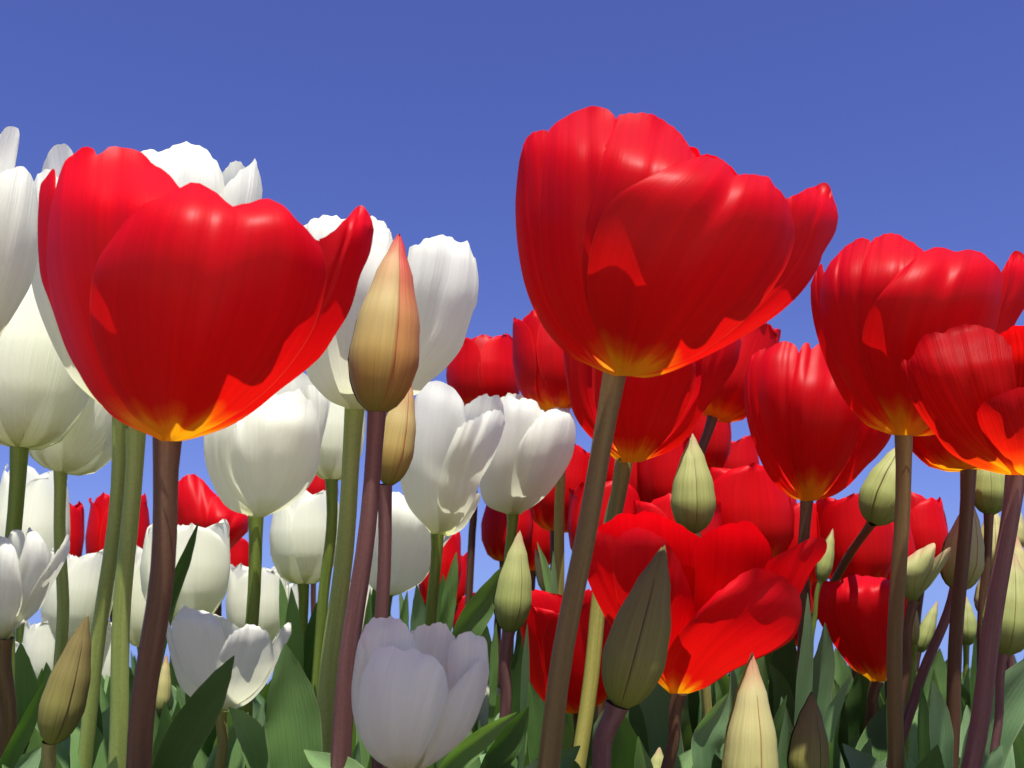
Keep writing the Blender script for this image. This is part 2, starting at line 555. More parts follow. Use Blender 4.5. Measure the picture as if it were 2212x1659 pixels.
def goblet(e, D, base, top, wpx, mat, mouth=0.85, phi=0, seed=0, tilt=0.25, th=64, lens=None, nt_=14, ns_=12, flare=0.0, mouths=None):
    """six petalled cup grown round its own axis; phi turns it (0 = one outer petal faces the camera)"""
    rng = random.Random(seed * 31 + 7)
    B, A, V, X, H = frame(D, base, top, tilt)
    Rm = wpx / 2 * D / FPX
    for k in range(6):
        outer = k % 2 == 0
        az = R(phi + k * 60 + rng.uniform(-7, 7))
        ly = 1.0 if outer else 0.93
        ln = (lens[k] if lens else 1.0) * rng.uniform(0.94, 1.04)
        mo = (mouths[k] if mouths else mouth) * rng.uniform(0.93, 1.07)
        TH = R(th if outer else th * 0.95) * rng.uniform(0.92, 1.05)
        ef = rng.uniform(-0.05, 0.05) + flare
        ph = rng.uniform(0, 6)
        tw = rng.uniform(-0.12, 0.12)
        tipc = rng.uniform(-0.06, 0.05)
        keys = RHO + [(0.8, 0.45 + 0.55 * mo), (1, mo)]
        rows = []
        for j in range(nt_ + 1):
            t = j / nt_
            t = t + 0.06 * math.sin(math.pi * t) * t
            t = min(1, t)
            rho, h, wd = lerp_keys(keys, t), lerp_keys(HGT, t), lerp_keys(WID, t)
            row = []
            for i in range(ns_ + 1):
                s = i / ns_ * 2 - 1
                a = az + TH * wd * s + tw * t * t
                r = rho * Rm * ly * (1 + ef * s * s * t - 0.035 * math.exp(-(s / 0.16) ** 2) * t + 0.036 * math.sin(3.5 * s + ph) * t * t
                                     + 0.02 * math.sin(10 * s + ph * 2 + 5 * t) * t * abs(s))
                r += tipc * Rm * max(0, (t - 0.8) / 0.2) ** 2
                hh = H * ln * h * (1 - 0.05 * s * s * t) + H * 0.010 * (math.sin(8 * s + ph) + 0.6 * math.sin(19 * s + 2 * ph)) * t ** 4
                row.append(B + A * hh + (V * math.cos(a) + X * math.sin(a)) * r)
            rows.append(row)
        grid_mesh('petal', rows, mat, e)


def bud(e, D, base, tip, wpx, mat, phi=20, seed=0, tilt=0.22, keys=None, spread=0.0, npet=3, mats=None):
    rng = random.Random(seed * 13 + 3)
    B, A, V, X, H = frame(D, base, tip, tilt)
    Rm = wpx / 2 * D / FPX
    keys = keys or [(0, 0.22), (0.05, 0.55), (0.15, 0.85), (0.29, 1.0), (0.5, 0.90), (0.75, 0.57), (0.92, 0.24), (1, 0.05)]
    nt_, ns_ = 18, 12
    for k in range(npet):
        az = R(phi + k * 360 / npet)
        TH = R(180 / npet + 17)
        ln = rng.uniform(0.97, 1.02)
        rows = []
        for j in range(nt_ + 1):
            t = j / nt_
            rho = lerp_keys(keys, t)
            row = []
            for i in range(ns_ + 1):
                s = i / ns_ * 2 - 1
                a = az + TH * s * (1 - 0.25 * max(0, t - 0.7))
                r = rho * Rm * (1.0 + 0.085 * s + 0.08 * (1 - s * s) - 0.03) + spread * Rm * max(0, t - 0.55) ** 2 * 5
                hh = H * ln * t - 0.02 * H * s * s * t
                row.append(B + A * hh + (V * math.cos(a) + X * math.sin(a)) * r)
            rows.append(row)
        grid_mesh('petal', rows, (mats or [mat] * npet)[k], e)


LEAVES = []


def leaf(D, pts, wpx, mat=None, rot=0.3, fold=0.22, dbase=None, wk=None):
    """leaf blade measured from tip to foot; wpx = visible width; rot turns the blade about its midline"""
    LEAVES.append((D, pts, wpx, mat or LEAF, rot, fold, dbase or D, wk))


def nearest(p):
    return min(PLANTS, key=lambda q: (q[1].x - p.x) ** 2 + ((q[1].y - p.y) * 0.7) ** 2)


WLEAF = [(0, 0.02), (0.06, 0.22), (0.16, 0.52), (0.32, 0.84), (0.5, 1.0), (0.75, 0.95), (1, 0.8)]


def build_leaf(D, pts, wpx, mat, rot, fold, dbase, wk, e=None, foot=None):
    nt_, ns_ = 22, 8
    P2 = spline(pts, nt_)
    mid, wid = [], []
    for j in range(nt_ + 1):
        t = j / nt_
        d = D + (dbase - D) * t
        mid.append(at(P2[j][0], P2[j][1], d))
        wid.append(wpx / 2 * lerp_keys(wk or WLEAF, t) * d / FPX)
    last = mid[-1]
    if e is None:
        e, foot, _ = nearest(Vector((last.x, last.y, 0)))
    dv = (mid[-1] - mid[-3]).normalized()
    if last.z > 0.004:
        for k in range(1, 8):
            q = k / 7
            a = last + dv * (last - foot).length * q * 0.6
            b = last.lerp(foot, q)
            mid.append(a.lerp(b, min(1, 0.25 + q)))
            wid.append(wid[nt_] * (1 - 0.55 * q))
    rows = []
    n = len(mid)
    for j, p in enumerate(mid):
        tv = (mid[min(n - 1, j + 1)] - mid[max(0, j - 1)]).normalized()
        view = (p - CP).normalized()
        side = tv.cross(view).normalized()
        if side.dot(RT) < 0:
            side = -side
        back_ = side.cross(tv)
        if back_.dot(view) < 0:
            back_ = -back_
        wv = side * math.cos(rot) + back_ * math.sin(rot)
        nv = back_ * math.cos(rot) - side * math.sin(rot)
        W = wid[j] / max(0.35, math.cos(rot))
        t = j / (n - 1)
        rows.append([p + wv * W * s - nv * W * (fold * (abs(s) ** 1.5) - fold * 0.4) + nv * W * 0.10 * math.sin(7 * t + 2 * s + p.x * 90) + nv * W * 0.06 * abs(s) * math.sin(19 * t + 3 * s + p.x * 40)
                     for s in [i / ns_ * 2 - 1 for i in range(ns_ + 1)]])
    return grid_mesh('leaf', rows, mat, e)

G_RED, G_WHITE, G_BUD = 'red tulips in the bed', 'white tulips in the bed', 'unopened tulip buds in the bed'


def red(label, stem, D, r, smat=None, d1=None):
    return plant('red_tulip', label, 'tulip', G_RED, stem, (D, d1 or D), r, smat or STEM_RED)


def white(label, stem, D, r, smat=None, d1=None):
    return plant('white_tulip', label, 'tulip', G_WHITE, stem, (D, d1 or D), r, smat or STEM_GREEN)


def budp(label, stem, D, r, smat=None, d1=None):
    return plant('tulip_bud', label, 'tulip bud', G_BUD, stem, (D, d1 or D), r, smat or STEM_PURPLE)


# ------------------------------------------------------------------ the large red flowers
e = red('big dark red cup tulip with its right petal flicked out, above two olive stems', [(362, 944), (342, 1200), (300, 1659)], 0.285, (26, 27))
bloom(e, 0.285, (365, 953), [
    (0.5, [(340, 948), (255, 908), (212, 865), (150, 770), (110, 660), (87, 593), (81, 500)], [(84, 420), (88, 398), (97, 386), (110, 368), (118, 366), (121, 385)], [(300, 900), (180, 740), (128, 560), (120, 450)]),
    (0.6, [(420, 940), (540, 850), (630, 700), (670, 600)], [(690, 517), (708, 507), (726, 494), (753, 466), (775, 444), (788, 450), (800, 466), (808, 496)],
     [(390, 954), (440, 941), (497, 920), (553, 885), (600, 846), (650, 808), (693, 770), (723, 725), (757, 668), (778, 596), (799, 548)]),
    (0.9, [(340, 945), (212, 868), (135, 725), (103, 600), (105, 480)], [(122, 395), (128, 376), (140, 352), (160, 331), (185, 317), (202, 320), (210, 333), (225, 324), (240, 320), (275, 320), (300, 326), (337, 356), (370, 385), (398, 412)],
     [(368, 930), (385, 800), (400, 640), (405, 500)]),
    (1.0, [(350, 942), (285, 895), (225, 800), (195, 690), (205, 580)], [(252, 500), (300, 452), (350, 420), (385, 403), (420, 398), (446, 406), (470, 420), (492, 436), (503, 444), (520, 438), (548, 431), (578, 432), (603, 443), (628, 461), (655, 486), (685, 515)],
     [(420, 942), (510, 895), (600, 820), (672, 720), (703, 620), (702, 560)]),
], RED, seed=1, bulge=0.055)

e = red('tallest bright red tulip with wide flared right petal and yellow base, against open sky', [(1328, 806), (1272, 1080), (1185, 1659)], 0.29, (21, 24), STEM_OLIVE)
bloom(e, 0.29, (1345, 812), [
    (-0.75, [(1300, 780), (1350, 600), (1420, 450)], [(1460, 320), (1485, 316), (1496, 318), (1508, 321), (1513, 335), (1530, 333), (1548, 338), (1568, 351), (1590, 372), (1610, 400)], [(1420, 780), (1560, 640), (1610, 500)]),
    (0.5, [(1306, 804), (1268, 787), (1231, 770), (1176, 710), (1138, 630), (1119, 540), (1113, 450), (1117, 385)], [(1122, 345), (1131, 312), (1140, 295), (1152, 286), (1166, 282), (1182, 280)], [(1290, 780), (1220, 640), (1196, 480), (1184, 350)]),
    (0.6, [(1420, 800), (1540, 740), (1640, 640), (1685, 520)], [(1692, 430), (1706, 425), (1721, 421), (1734, 412), (1764, 400), (1781, 395), (1791, 399), (1796, 414), (1806, 444), (1811, 466)],
     [(1393, 816), (1431, 809), (1481, 790), (1568, 748), (1659, 694), (1709, 654), (1741, 619), (1769, 576), (1776, 551), (1804, 503)]),
    (0.88, [(1325, 800), (1230, 720), (1175, 600), (1166, 470), (1172, 370)], [(1180, 290), (1193, 272), (1218, 255), (1246, 239), (1276, 230), (1301, 232), (1318, 240), (1330, 256), (1338, 290)], [(1345, 780), (1370, 620), (1365, 450)]),
    (0.94, [(1330, 790), (1265, 650), (1262, 500), (1290, 390), (1308, 310)], [(1326, 262), (1341, 249), (1356, 244), (1393, 244), (1418, 252), (1443, 265), (1468, 287), (1488, 315), (1508, 345)], [(1380, 780), (1450, 600), (1500, 450)]),
    (1.0, [(1330, 800), (1285, 700), (1270, 590), (1290, 490), (1330, 425), (1390, 388)], [(1456, 357), (1490, 345), (1528, 336), (1550, 341), (1568, 352), (1581, 368), (1592, 380), (1606, 377), (1631, 375), (1659, 385), (1674, 401), (1689, 416), (1703, 440)],
     [(1400, 808), (1500, 770), (1610, 690), (1690, 590), (1716, 510)]),
], RED, seed=2, back=1, bulge=0.065)

e = red('red tulip with a glossy notched front petal, at right edge under open sky', [(1952, 934), (1942, 1250), (1936, 1659)], 0.40, (16, 17), STEM_OLIVE)
bloom(e, 0.40, (1945, 940), [
    (0.3, [(1896, 929), (1866, 913), (1819, 857), (1784, 783), (1762, 715), (1752, 660)], [(1751, 615), (1760, 592), (1774, 569), (1780, 588)], [(1880, 880), (1805, 750), (1782, 650)]),
    (0.8, [(1925, 930), (1840, 850), (1785, 740), (1770, 650)], [(1780, 590), (1796, 564), (1819, 539), (1840, 523), (1851, 516), (1864, 514), (1880, 520)], [(1935, 900), (1890, 740), (1866, 600)]),
    (0.9, [(1930, 920), (1868, 800), (1850, 680), (1862, 580)], [(1878, 527), (1894, 511), (1919, 505), (1939, 506), (1971, 524), (1996, 543), (2010, 570)], [(1960, 900), (2010, 760), (2020, 640)]),
    (0.35, [(2000, 925), (2090, 820), (2150, 690)], [(2162, 590), (2172, 572), (2182, 553), (2189, 544), (2197, 542), (2215, 553), (2236, 590)], [(1975, 942), (2035, 932), (2110, 860), (2165, 760), (2196, 694), (2228, 640)]),
    (1.0, [(1935, 930), (1880, 830), (1862, 740), (1885, 660)], [(1946, 584), (1966, 565), (1990, 547), (2014, 536), (2034, 534), (2055, 538), (2070, 546), (2086, 540), (2104, 540), (2126, 549), (2149, 569), (2166, 595)], [(1990, 935), (2070, 870), (2130, 770), (2160, 670)]),
], RED, seed=3)

e = red('half hidden red tulip, only its base showing between two taller red ones', [(2092, 1012), (2076, 1300), (2054, 1659)], 0.47, (14, 15))
goblet(e, 0.47, (2090, 1016), (2085, 800), 250, RED, phi=10, seed=41)

e = red('wide open red tulip cut by the right edge, with streaked orange petals', [(2195, 1024), (2160, 1300), (2098, 1659)], 0.36, (18, 20), STEM_PURPLE)
bloom(e, 0.36, (2200, 1026), [
    (-0.5, [(2150, 960), (2150, 800)], [(2140, 740), (2160, 722), (2181, 709), (2196, 703), (2225, 706), (2262, 735), (2275, 770)], [(2260, 950), (2290, 850)]),
    (0.35, [(2159, 1023), (2121, 1013), (2084, 998), (2046, 973), (2016, 933), (1989, 898), (1964, 853)], [(1946, 795), (1950, 777), (1962, 778), (1975, 765)], [(2160, 1000), (2050, 940), (1990, 840)]),
    (0.72, [(2170, 1015), (2070, 960), (2000, 870)], [(1965, 785), (1981, 746), (1994, 727), (2014, 717), (2028, 718), (2036, 723), (2046, 713), (2059, 706), (2084, 701), (2104, 701), (2134, 709), (2160, 722), (2185, 750)], [(2195, 990), (2200, 880)]),
    (1.0, [(2180, 1015), (2140, 970), (2116, 920)], [(2109, 893), (2118, 876), (2135, 863), (2165, 850), (2200, 838), (2240, 840), (2280, 870)], [(2240, 1020), (2300, 970)]),
    (0.4, [(2240, 1000), (2280, 900)], [(2290, 800), (2305, 760), (2330, 740), (2350, 790)], [(2240, 1026), (2320, 960), (2355, 850)]),
], RED_STREAK, seed=4, back=1, curl=0.15)

e = red('red cup tulip with a yellow star at its base, left of the notched one', [(1743, 1080), (1740, 1200), (1735, 1400)], 0.52, (12, 13))
bloom(e, 0.52, (1745, 1082), [
    (0.3, [(1734, 1081), (1704, 1072), (1659, 1026), (1625, 950), (1609, 880), (1609, 820)], [(1616, 785), (1625, 768), (1640, 757), (1655, 752)], [(1700, 1040), (1645, 900), (1640, 800)]),
    (0.8, [(1725, 1070), (1670, 980), (1640, 880), (1640, 800)], [(1655, 758), (1668, 747), (1682, 740), (1696, 737), (1711, 741), (1722, 752), (1730, 780)], [(1745, 1050), (1740, 900)]),
    (1.0, [(1735, 1070), (1705, 980), (1700, 880)], [(1725, 765), (1736, 742), (1748, 740), (1752, 755), (1768, 743), (1800, 742), (1840, 770), (1865, 820)], [(1775, 1070), (1830, 1000), (1865, 900)]),
    (0.45, [(1780, 1070), (1850, 960)], [(1862, 850), (1885, 820), (1915, 850), (1930, 890)], [(1765, 1080), (1800, 1071), (1834, 1048), (1871, 1008), (1897, 983), (1925, 942)]),
], RED, seed=5)

e = red('red tulip with yellow base directly behind the tallest red bloom', [(1348, 996), (1332, 1110), (1290, 1320), (1248, 1659)], 0.46, (16, 17), STEM_MOSS, 0.40)
bloom(e, 0.46, (1352, 999), [
    (0.3, [(1331, 992), (1313, 977), (1276, 945), (1246, 907), (1231, 867), (1222, 810)], [(1215, 740), (1225, 700), (1250, 680), (1275, 700)], [(1310, 950), (1270, 850)]),
    (1.0, [(1340, 985), (1290, 890), (1280, 790)], [(1300, 700), (1350, 670), (1420, 665), (1480, 700), (1500, 750)], [(1400, 990), (1460, 920), (1500, 840)]),
    (0.4, [(1400, 985), (1500, 880)], [(1520, 740), (1550, 690), (1590, 700), (1602, 740)], [(1378, 998), (1418, 986), (1451, 972), (1485, 945), (1520, 890), (1556, 842), (1590, 790)]),
], RED, seed=6)

e = red('low wide open red tulip spreading its petals behind the leaning brown green bud', [(1467, 1497), (1452, 1580), (1436, 1680)], 0.385, (14, 13))
bloom(e, 0.385, (1463, 1498), [
    (-0.75, [(1430, 1450), (1330, 1340), (1285, 1240)], [(1275, 1160), (1296, 1137), (1316, 1126), (1336, 1111), (1356, 1106), (1371, 1113), (1388, 1105), (1411, 1106), (1428, 1113), (1456, 1126), (1483, 1143), (1516, 1162)], [(1480, 1450), (1520, 1300)]),
    (-0.45, [(1470, 1450), (1500, 1280)], [(1500, 1180), (1516, 1160), (1536, 1148), (1563, 1133), (1585, 1127), (1591, 1131), (1600, 1127), (1621, 1128), (1638, 1141), (1659, 1170), (1672, 1210)], [(1520, 1460), (1640, 1330)]),
    (0.5, [(1440, 1492), (1395, 1448), (1330, 1370), (1290, 1300)], [(1262, 1235), (1263, 1190), (1270, 1160), (1282, 1138), (1300, 1150), (1330, 1160)], [(1450, 1470), (1380, 1330), (1340, 1220)]),
    (0.7, [(1445, 1488), (1350, 1350), (1325, 1230)], [(1330, 1165), (1368, 1140), (1410, 1150), (1440, 1170), (1466, 1210), (1490, 1270), (1503, 1326)], [(1465, 1480), (1490, 1400)], {'curl': 0.1}),
    (0.2, [(1500, 1480), (1600, 1350), (1640, 1250)], [(1660, 1212), (1690, 1194), (1720, 1178), (1748, 1164), (1772, 1159), (1786, 1172), (1783, 1195), (1766, 1216)], [(1500, 1490), (1620, 1420), (1710, 1310), (1745, 1240)], {'curl': 0.0}),
    (1.0, [(1445, 1487), (1432, 1440), (1455, 1385), (1503, 1326)], [(1543, 1286), (1581, 1254), (1618, 1231), (1645, 1230), (1680, 1238), (1710, 1262), (1728, 1290), (1732, 1325), (1721, 1368)], [(1488, 1498), (1531, 1482), (1581, 1450), (1659, 1413), (1704, 1388)]),
], RED, seed=7, lean=-0.6, deep=0.85, back=1, curl=0.2)

e = red('shaded dark red tulip with flat top, right of the wide open red tulip', [(1894, 1470), (1880, 1530), (1860, 1659)], 0.52, (12, 12))
bloom(e, 0.52, (1897, 1472), [
    (-0.5, [(1850, 1430), (1800, 1320)], [(1760, 1290), (1757, 1262), (1775, 1252), (1800, 1256), (1850, 1250)], [(1900, 1430), (1870, 1300)]),
    (0.5, [(1870, 1462), (1838, 1441), (1799, 1389), (1766, 1334)], [(1752, 1280), (1758, 1258), (1790, 1262), (1815, 1252)], [(1880, 1430), (1840, 1330)]),
    (1.0, [(1880, 1462), (1830, 1400), (1808, 1330)], [(1808, 1265), (1825, 1248), (1845, 1242), (1880, 1245), (1915, 1250), (1940, 1256), (1950, 1280)], [(1915, 1465), (1940, 1400)]),
    (0.5, [(1910, 1450), (1940, 1350)], [(1930, 1270), (1945, 1247), (1960, 1246), (1970, 1265)], [(1910, 1468), (1945, 1432), (1960, 1390), (1972, 1300)]),
], RED, seed=8)

e = red('open red tulip low behind the bare stem of the tallest red bloom', [(1250, 1530), (1245, 1600), (1235, 1680)], 0.50, (12, 12))
goblet(e, 0.50, (1248, 1534), (1218, 1290), 205, RED, mouth=1.1, phi=25, seed=42, tilt=0.0)
e = red('flaring red tulip right of the thick dark stem, low under the sky gap', [(468, 1260), (466, 1350), (460, 1500)], 0.70, (9, 9))
bloom(e, 0.70, (468, 1264), [
    (0.5, [(420, 1230), (378, 1160)], [(350, 1090), (358, 1055), (372, 1042), (384, 1060)], [(450, 1240), (410, 1150)]),
    (0.85, [(440, 1230), (390, 1150)], [(374, 1050), (395, 1031), (415, 1024), (426, 1027), (446, 1046), (468, 1070)], [(485, 1200), (480, 1130)]),
    (1.0, [(460, 1210), (448, 1140)], [(455, 1072), (475, 1074), (495, 1088), (517, 1101), (537, 1113), (536, 1148)], [(475, 1230), (487, 1200), (512, 1172)]),
], RED, seed=52, bw=12)
# ------------------------------------------------------------------ smaller red flowers further back
for (label, D, base, top, wpx, mouth, phi, stem, r, smat) in [
    ('dark red tulip showing only past the right flank of the tallest red bloom', 0.62, (1545, 905), (1628, 690), 175, 0.95, 20, [(1540, 900), (1500, 1020), (1480, 1200)], (10, 10), None),
    ('dark red oval tulip at the left flank of the tallest red bloom', 0.60, (1200, 890), (1180, 668), 170, 0.85, 35, [(1202, 888), (1214, 1060), (1207, 1300)], (11, 11), STEM_TAN),
    ('rosy red two lobed tulip standing right of the big white tulip with the bud', 0.72, (1045, 905), (1045, 728), 165, 0.8, 55, [(1040, 900), (1030, 1000), (1020, 1150)], (8, 8), None),
    ('red tulip peeking out right of the yellow based one behind the tallest bloom', 0.68, (1522, 1025), (1528, 868), 115, 0.9, 15, [(1522, 1020), (1524, 1100), (1526, 1250)], (9, 9), None),
    ('pinkish red crumpled tulip below the gap of sky, left of the yellow star tulip', 0.78, (1590, 1085), (1588, 948), 112, 0.9, 40, [(1590, 1082), (1590, 1150), (1590, 1300)], (8, 8), None),
    ('broad red tulip between the pale green bud and the yellow star tulip', 0.60, (1610, 1235), (1600, 1015), 235, 0.95, 12, [(1610, 1230), (1612, 1300), (1615, 1450)], (11, 11), None),
    ('deep red tulip behind the brown stem, left of the pale green bud', 0.66, (1385, 1135), (1398, 960), 175, 0.9, 30, [(1385, 1130), (1380, 1200), (1375, 1350)], (10, 10), None),
    ('dark red tulip shaded behind the white one nearest the tall brown stem', 0.66, (1200, 1150), (1228, 965), 150, 0.85, 8, [(1200, 1145), (1195, 1200), (1190, 1350)], (10, 10), None),
    ('dark maroon closed tulip under the small white tulip, beside a thin stem', 0.74, (1090, 1215), (1100, 1065), 115, 0.7, 33, [(1088, 1210), (1080, 1300), (1075, 1400)], (8, 8), None),
    ('narrow dark red tulip behind the thin stem below the white bloom', 0.80, (940, 1320), (958, 1150), 95, 0.75, 20, [(940, 1315), (938, 1400), (935, 1500)], (8, 8), None),
    ('red tulip behind the tilted green bud on its black stalk', 0.62, (1858, 1280), (1850, 1062), 165, 0.9, 5, [(1858, 1276), (1856, 1350), (1850, 1500)], (10, 10), None),
    ('rosy red tulip in front of the sky gap, right of the straight brown stem', 0.70, (1990, 1250), (1992, 1068), 128, 0.85, 48, [(1990, 1246), (1985, 1330), (1975, 1450)], (9, 9), None),
    ('red tulip standing left of the paired green stems, low against the sky', 0.76, (250, 1265), (240, 1068), 135, 0.85, 28, [(250, 1260), (250, 1350), (250, 1500)], (9, 9), None),
    ('small red tulip behind the thin green stem at far left', 0.86, (132, 1260), (128, 1078), 82, 0.8, 10, [(132, 1255), (132, 1350), (132, 1500)], (7, 7), None),
    ('bright red tulip packed behind the left petal of the wide open red tulip', 0.60, (1310, 1240), (1306, 1050), 165, 0.9, 20, [(1310, 1236), (1308, 1300), (1305, 1450)], (10, 10), None),
    ('bright red tulip packed below the pale green bud, behind the wide open red tulip', 0.56, (1470, 1290), (1466, 1075), 190, 0.95, 50, [(1470, 1286), (1470, 1350), (1470, 1450)], (10, 10), None),
    ('red tulip right below the yellow star tulip, behind its dark stem', 0.64, (1735, 1275), (1722, 1085), 165, 0.9, 30, [(1735, 1270), (1735, 1330), (1733, 1450)], (10, 10), None),
    ('red tulip filling the gap left of the straight brown stem at right', 0.66, (1922, 1290), (1915, 1115), 130, 0.85, 10, [(1922, 1286), (1922, 1350), (1920, 1480)], (9, 9), None),
    ('red tulip low between the wide open bloom and the flat topped one', 0.68, (1700, 1400), (1700, 1230), 140, 0.9, 42, [(1700, 1396), (1700, 1450), (1700, 1560)], (9, 9), None),
    ('scrap of red tulip showing between two white blooms and a green stem', 0.95, (682, 1120), (684, 1005), 92, 0.85, 30, [(682, 1116), (680, 1250), (678, 1400)], (6, 6), None),
    ('crimson tulip in the red bank, just left of the pale green seamed bud', 0.64, (1455, 1130), (1450, 940), 150, 0.95, 25, [(1455, 1126), (1455, 1200), (1452, 1350)], (9, 9), None),
    ('red tulip in the bank between the crumpled pinkish one and the yellow star tulip', 0.70, (1668, 1190), (1660, 1030), 130, 0.9, 55, [(1668, 1186), (1668, 1250), (1666, 1400)], (8, 8), None),
    ('red tulip low behind the bare brown stem, next to the dark maroon closed one', 0.76, (1150, 1235), (1160, 1090), 105, 0.85, 12, [(1150, 1231), (1150, 1300), (1150, 1420)], (8, 8), None),
    ('tiny red tulip left of the green stem of the round white bloom', 1.0, (508, 1270), (514, 1165), 62, 0.9, 0, [(508, 1266), (506, 1350), (505, 1450)], (6, 6), None),
    ('small bright red tulip low against the sky behind a broad leaf', 1.0, (1015, 1400), (1012, 1284), 78, 0.9, 22, [(1015, 1396), (1014, 1450), (1013, 1550)], (6, 6), None),
    ('sliver of red tulip behind an upright green leaf tip near the sky gap', 1.0, (985, 1310), (994, 1195), 42, 0.8, 0, [(985, 1306), (984, 1380), (983, 1450)], (5, 5), None),
]:
    e = red(label, stem, D, r, smat)
    goblet(e, D, base, top, wpx, RED, mouth=mouth, phi=phi, seed=int(base[0]), nt_=12, ns_=10)

# ------------------------------------------------------------------ white flowers
e = white('tall white tulip cut by the left edge, its petal tip reaching the sky', [(-28, 760), (-40, 1100), (-60, 1659)], 0.37, (18, 19))
bloom(e, 0.37, (-30, 765), [
    (0.25, [(-90, 600), (-80, 420)], [(-50, 320), (-20, 302), (0, 291), (15, 274), (30, 272), (40, 278), (42, 300), (36, 335), (28, 365)], [(0, 700), (25, 540), (25, 440)]),
    (0.9, [(-70, 690), (-80, 560), (-60, 450)], [(-40, 400), (0, 375), (30, 362), (47, 358), (66, 378), (78, 405), (82, 440)], [(0, 728), (42, 660), (72, 600), (86, 510)]),
    (-0.5, [(-100, 600), (-110, 500)], [(-100, 420), (-60, 350), (-20, 340), (0, 350)], [(-20, 600), (0, 450)]),
], WHITE, seed=11)

e = white('white tulip hidden behind the left flank of the big red cup', [(262, 900), (240, 1200), (182, 1659)], 0.44, (16, 16), STEM_GREEN_LIT)
bloom(e, 0.44, (250, 890), [
    (0.9, [(150, 810), (80, 660), (56, 520)], [(62, 415), (72, 395), (80, 380), (90, 367), (110, 370), (140, 400), (170, 460)], [(240, 800), (200, 600)]),
    (0.1, [(140, 780), (80, 560)], [(84, 400), (92, 362), (100, 338), (112, 321), (132, 311), (147, 313), (158, 330), (175, 380)], [(260, 800), (220, 500)]),
    (0.5, [(250, 840), (260, 600)], [(230, 450), (270, 400), (310, 420), (330, 500)], [(300, 860), (340, 700)]),
], WHITE, seed=12)

e = white('white tulip with bright dome petals rising behind the big red cup', [(294, 925), (276, 1250), (253, 1659)], 0.43, (18, 20), STEM_GREEN_LIT)
bloom(e, 0.43, (296, 928), [
    (-0.4, [(330, 850), (450, 560)], [(470, 400), (480, 375), (490, 361), (502, 350), (515, 348), (527, 358), (535, 385)], [(380, 850), (510, 550)]),
    (0.85, [(260, 880), (225, 720), (250, 480)], [(290, 350), (302, 330), (330, 323), (357, 327), (375, 312), (400, 309), (425, 312), (450, 328), (467, 348), (482, 378)], [(350, 880), (450, 700), (492, 500)]),
    (1.0, [(330, 880), (420, 650), (450, 520)], [(470, 428), (490, 398), (520, 370), (540, 353), (552, 344), (557, 363), (564, 390), (567, 410), (564, 440)], [(380, 880), (500, 720), (556, 540)]),
], WHITE, seed=13)

e = white('rounded white tulip at the left edge with a green stem, beside the red cup', [(42, 964), (34, 1150), (18, 1420), (10, 1659)], 0.48, (16, 17))
goblet(e, 0.48, (42, 969), (70, 598), 255, WHITE, mouth=0.7, phi=22, seed=14, tilt=0.28)

e = white('small white tulip on a thin stem below the sky gap at left', [(131, 1017), (135, 1250), (130, 1420)], 0.52, (12, 13), STEM_GREEN_LIT)
goblet(e, 0.52, (130, 1021), (180, 790), 215, WHITE, mouth=0.9, phi=-15, seed=15, tilt=0.28)

e = white('sunlit white tulip behind the green stem at the left edge', [(50, 1300), (48, 1400), (46, 1659)], 0.70, (11, 11))
goblet(e, 0.70, (48, 1305), (46, 1012), 165, WHITE, mouth=0.8, phi=32, seed=16)

e = white('near white tulip at the left edge with one long pointed right petal', [(8, 1378), (10, 1500), (12, 1659)], 0.38, (17, 18), STEM_OLIVE)
bloom(e, 0.38, (4, 1382), [
    (-0.4, [(-10, 1300), (0, 1200)], [(18, 1165), (25, 1147), (36, 1144), (50, 1150), (58, 1180)], [(30, 1320), (60, 1240)]),
    (0.65, [(10, 1350), (30, 1250)], [(52, 1180), (58, 1150), (63, 1137), (70, 1146), (83, 1153), (97, 1172), (107, 1200)], [(50, 1330), (100, 1260)]),
    (0.95, [(-20, 1350), (-50, 1250)], [(-40, 1190), (-15, 1165), (0, 1157), (20, 1168), (36, 1195), (44, 1235)], [(25, 1360), (48, 1300)]),
    (0.75, [(20, 1350), (60, 1285), (92, 1238)], [(112, 1208), (128, 1184), (140, 1164), (147, 1152), (151, 1168), (151, 1188)], [(6, 1376), (38, 1356), (87, 1313), (115, 1260), (138, 1217)]),
], WHITE, seed=17)

e = white('white tulip shaded at its left, behind the long pointed petal of its neighbour', [(150, 1390), (150, 1450), (150, 1659)], 0.63, (11, 11))
goblet(e, 0.63, (150, 1394), (166, 1192), 150, WHITE, mouth=0.9, phi=30, seed=18)

e = white('large white tulip standing directly behind the tall orange bud', [(766, 880), (740, 1150), (716, 1400), (700, 1659)], 0.42, (18, 22), STEM_GREEN_LIT)
bloom(e, 0.42, (766, 884), [
    (-0.35, [(740, 820), (730, 650)], [(745, 540), (790, 490), (830, 480), (850, 520)], [(820, 800), (850, 640)]),
    (0.55, [(750, 882), (715, 868), (690, 846), (663, 808), (640, 720), (632, 610)], [(642, 520), (658, 486), (673, 474), (703, 466), (743, 471), (775, 468), (808, 471), (828, 486), (845, 505)], [(790, 850), (840, 720), (850, 600)]),
    (0.5, [(790, 870), (850, 740), (870, 620)], [(884, 540), (897, 527), (908, 523), (928, 512), (942, 511), (955, 511), (970, 506), (978, 514), (985, 523), (998, 522), (1008, 523), (1020, 543), (1030, 571)],
     [(790, 880), (870, 862), (903, 850), (923, 828), (958, 800), (995, 755), (1008, 718), (1022, 673), (1030, 655), (1034, 608)]),
    (1.0, [(757, 878), (735, 850), (716, 795), (708, 740), (716, 660)], [(745, 570), (775, 540), (810, 530), (850, 550), (880, 600)], [(800, 872), (860, 800), (890, 700)]),
], WHITE, seed=19)

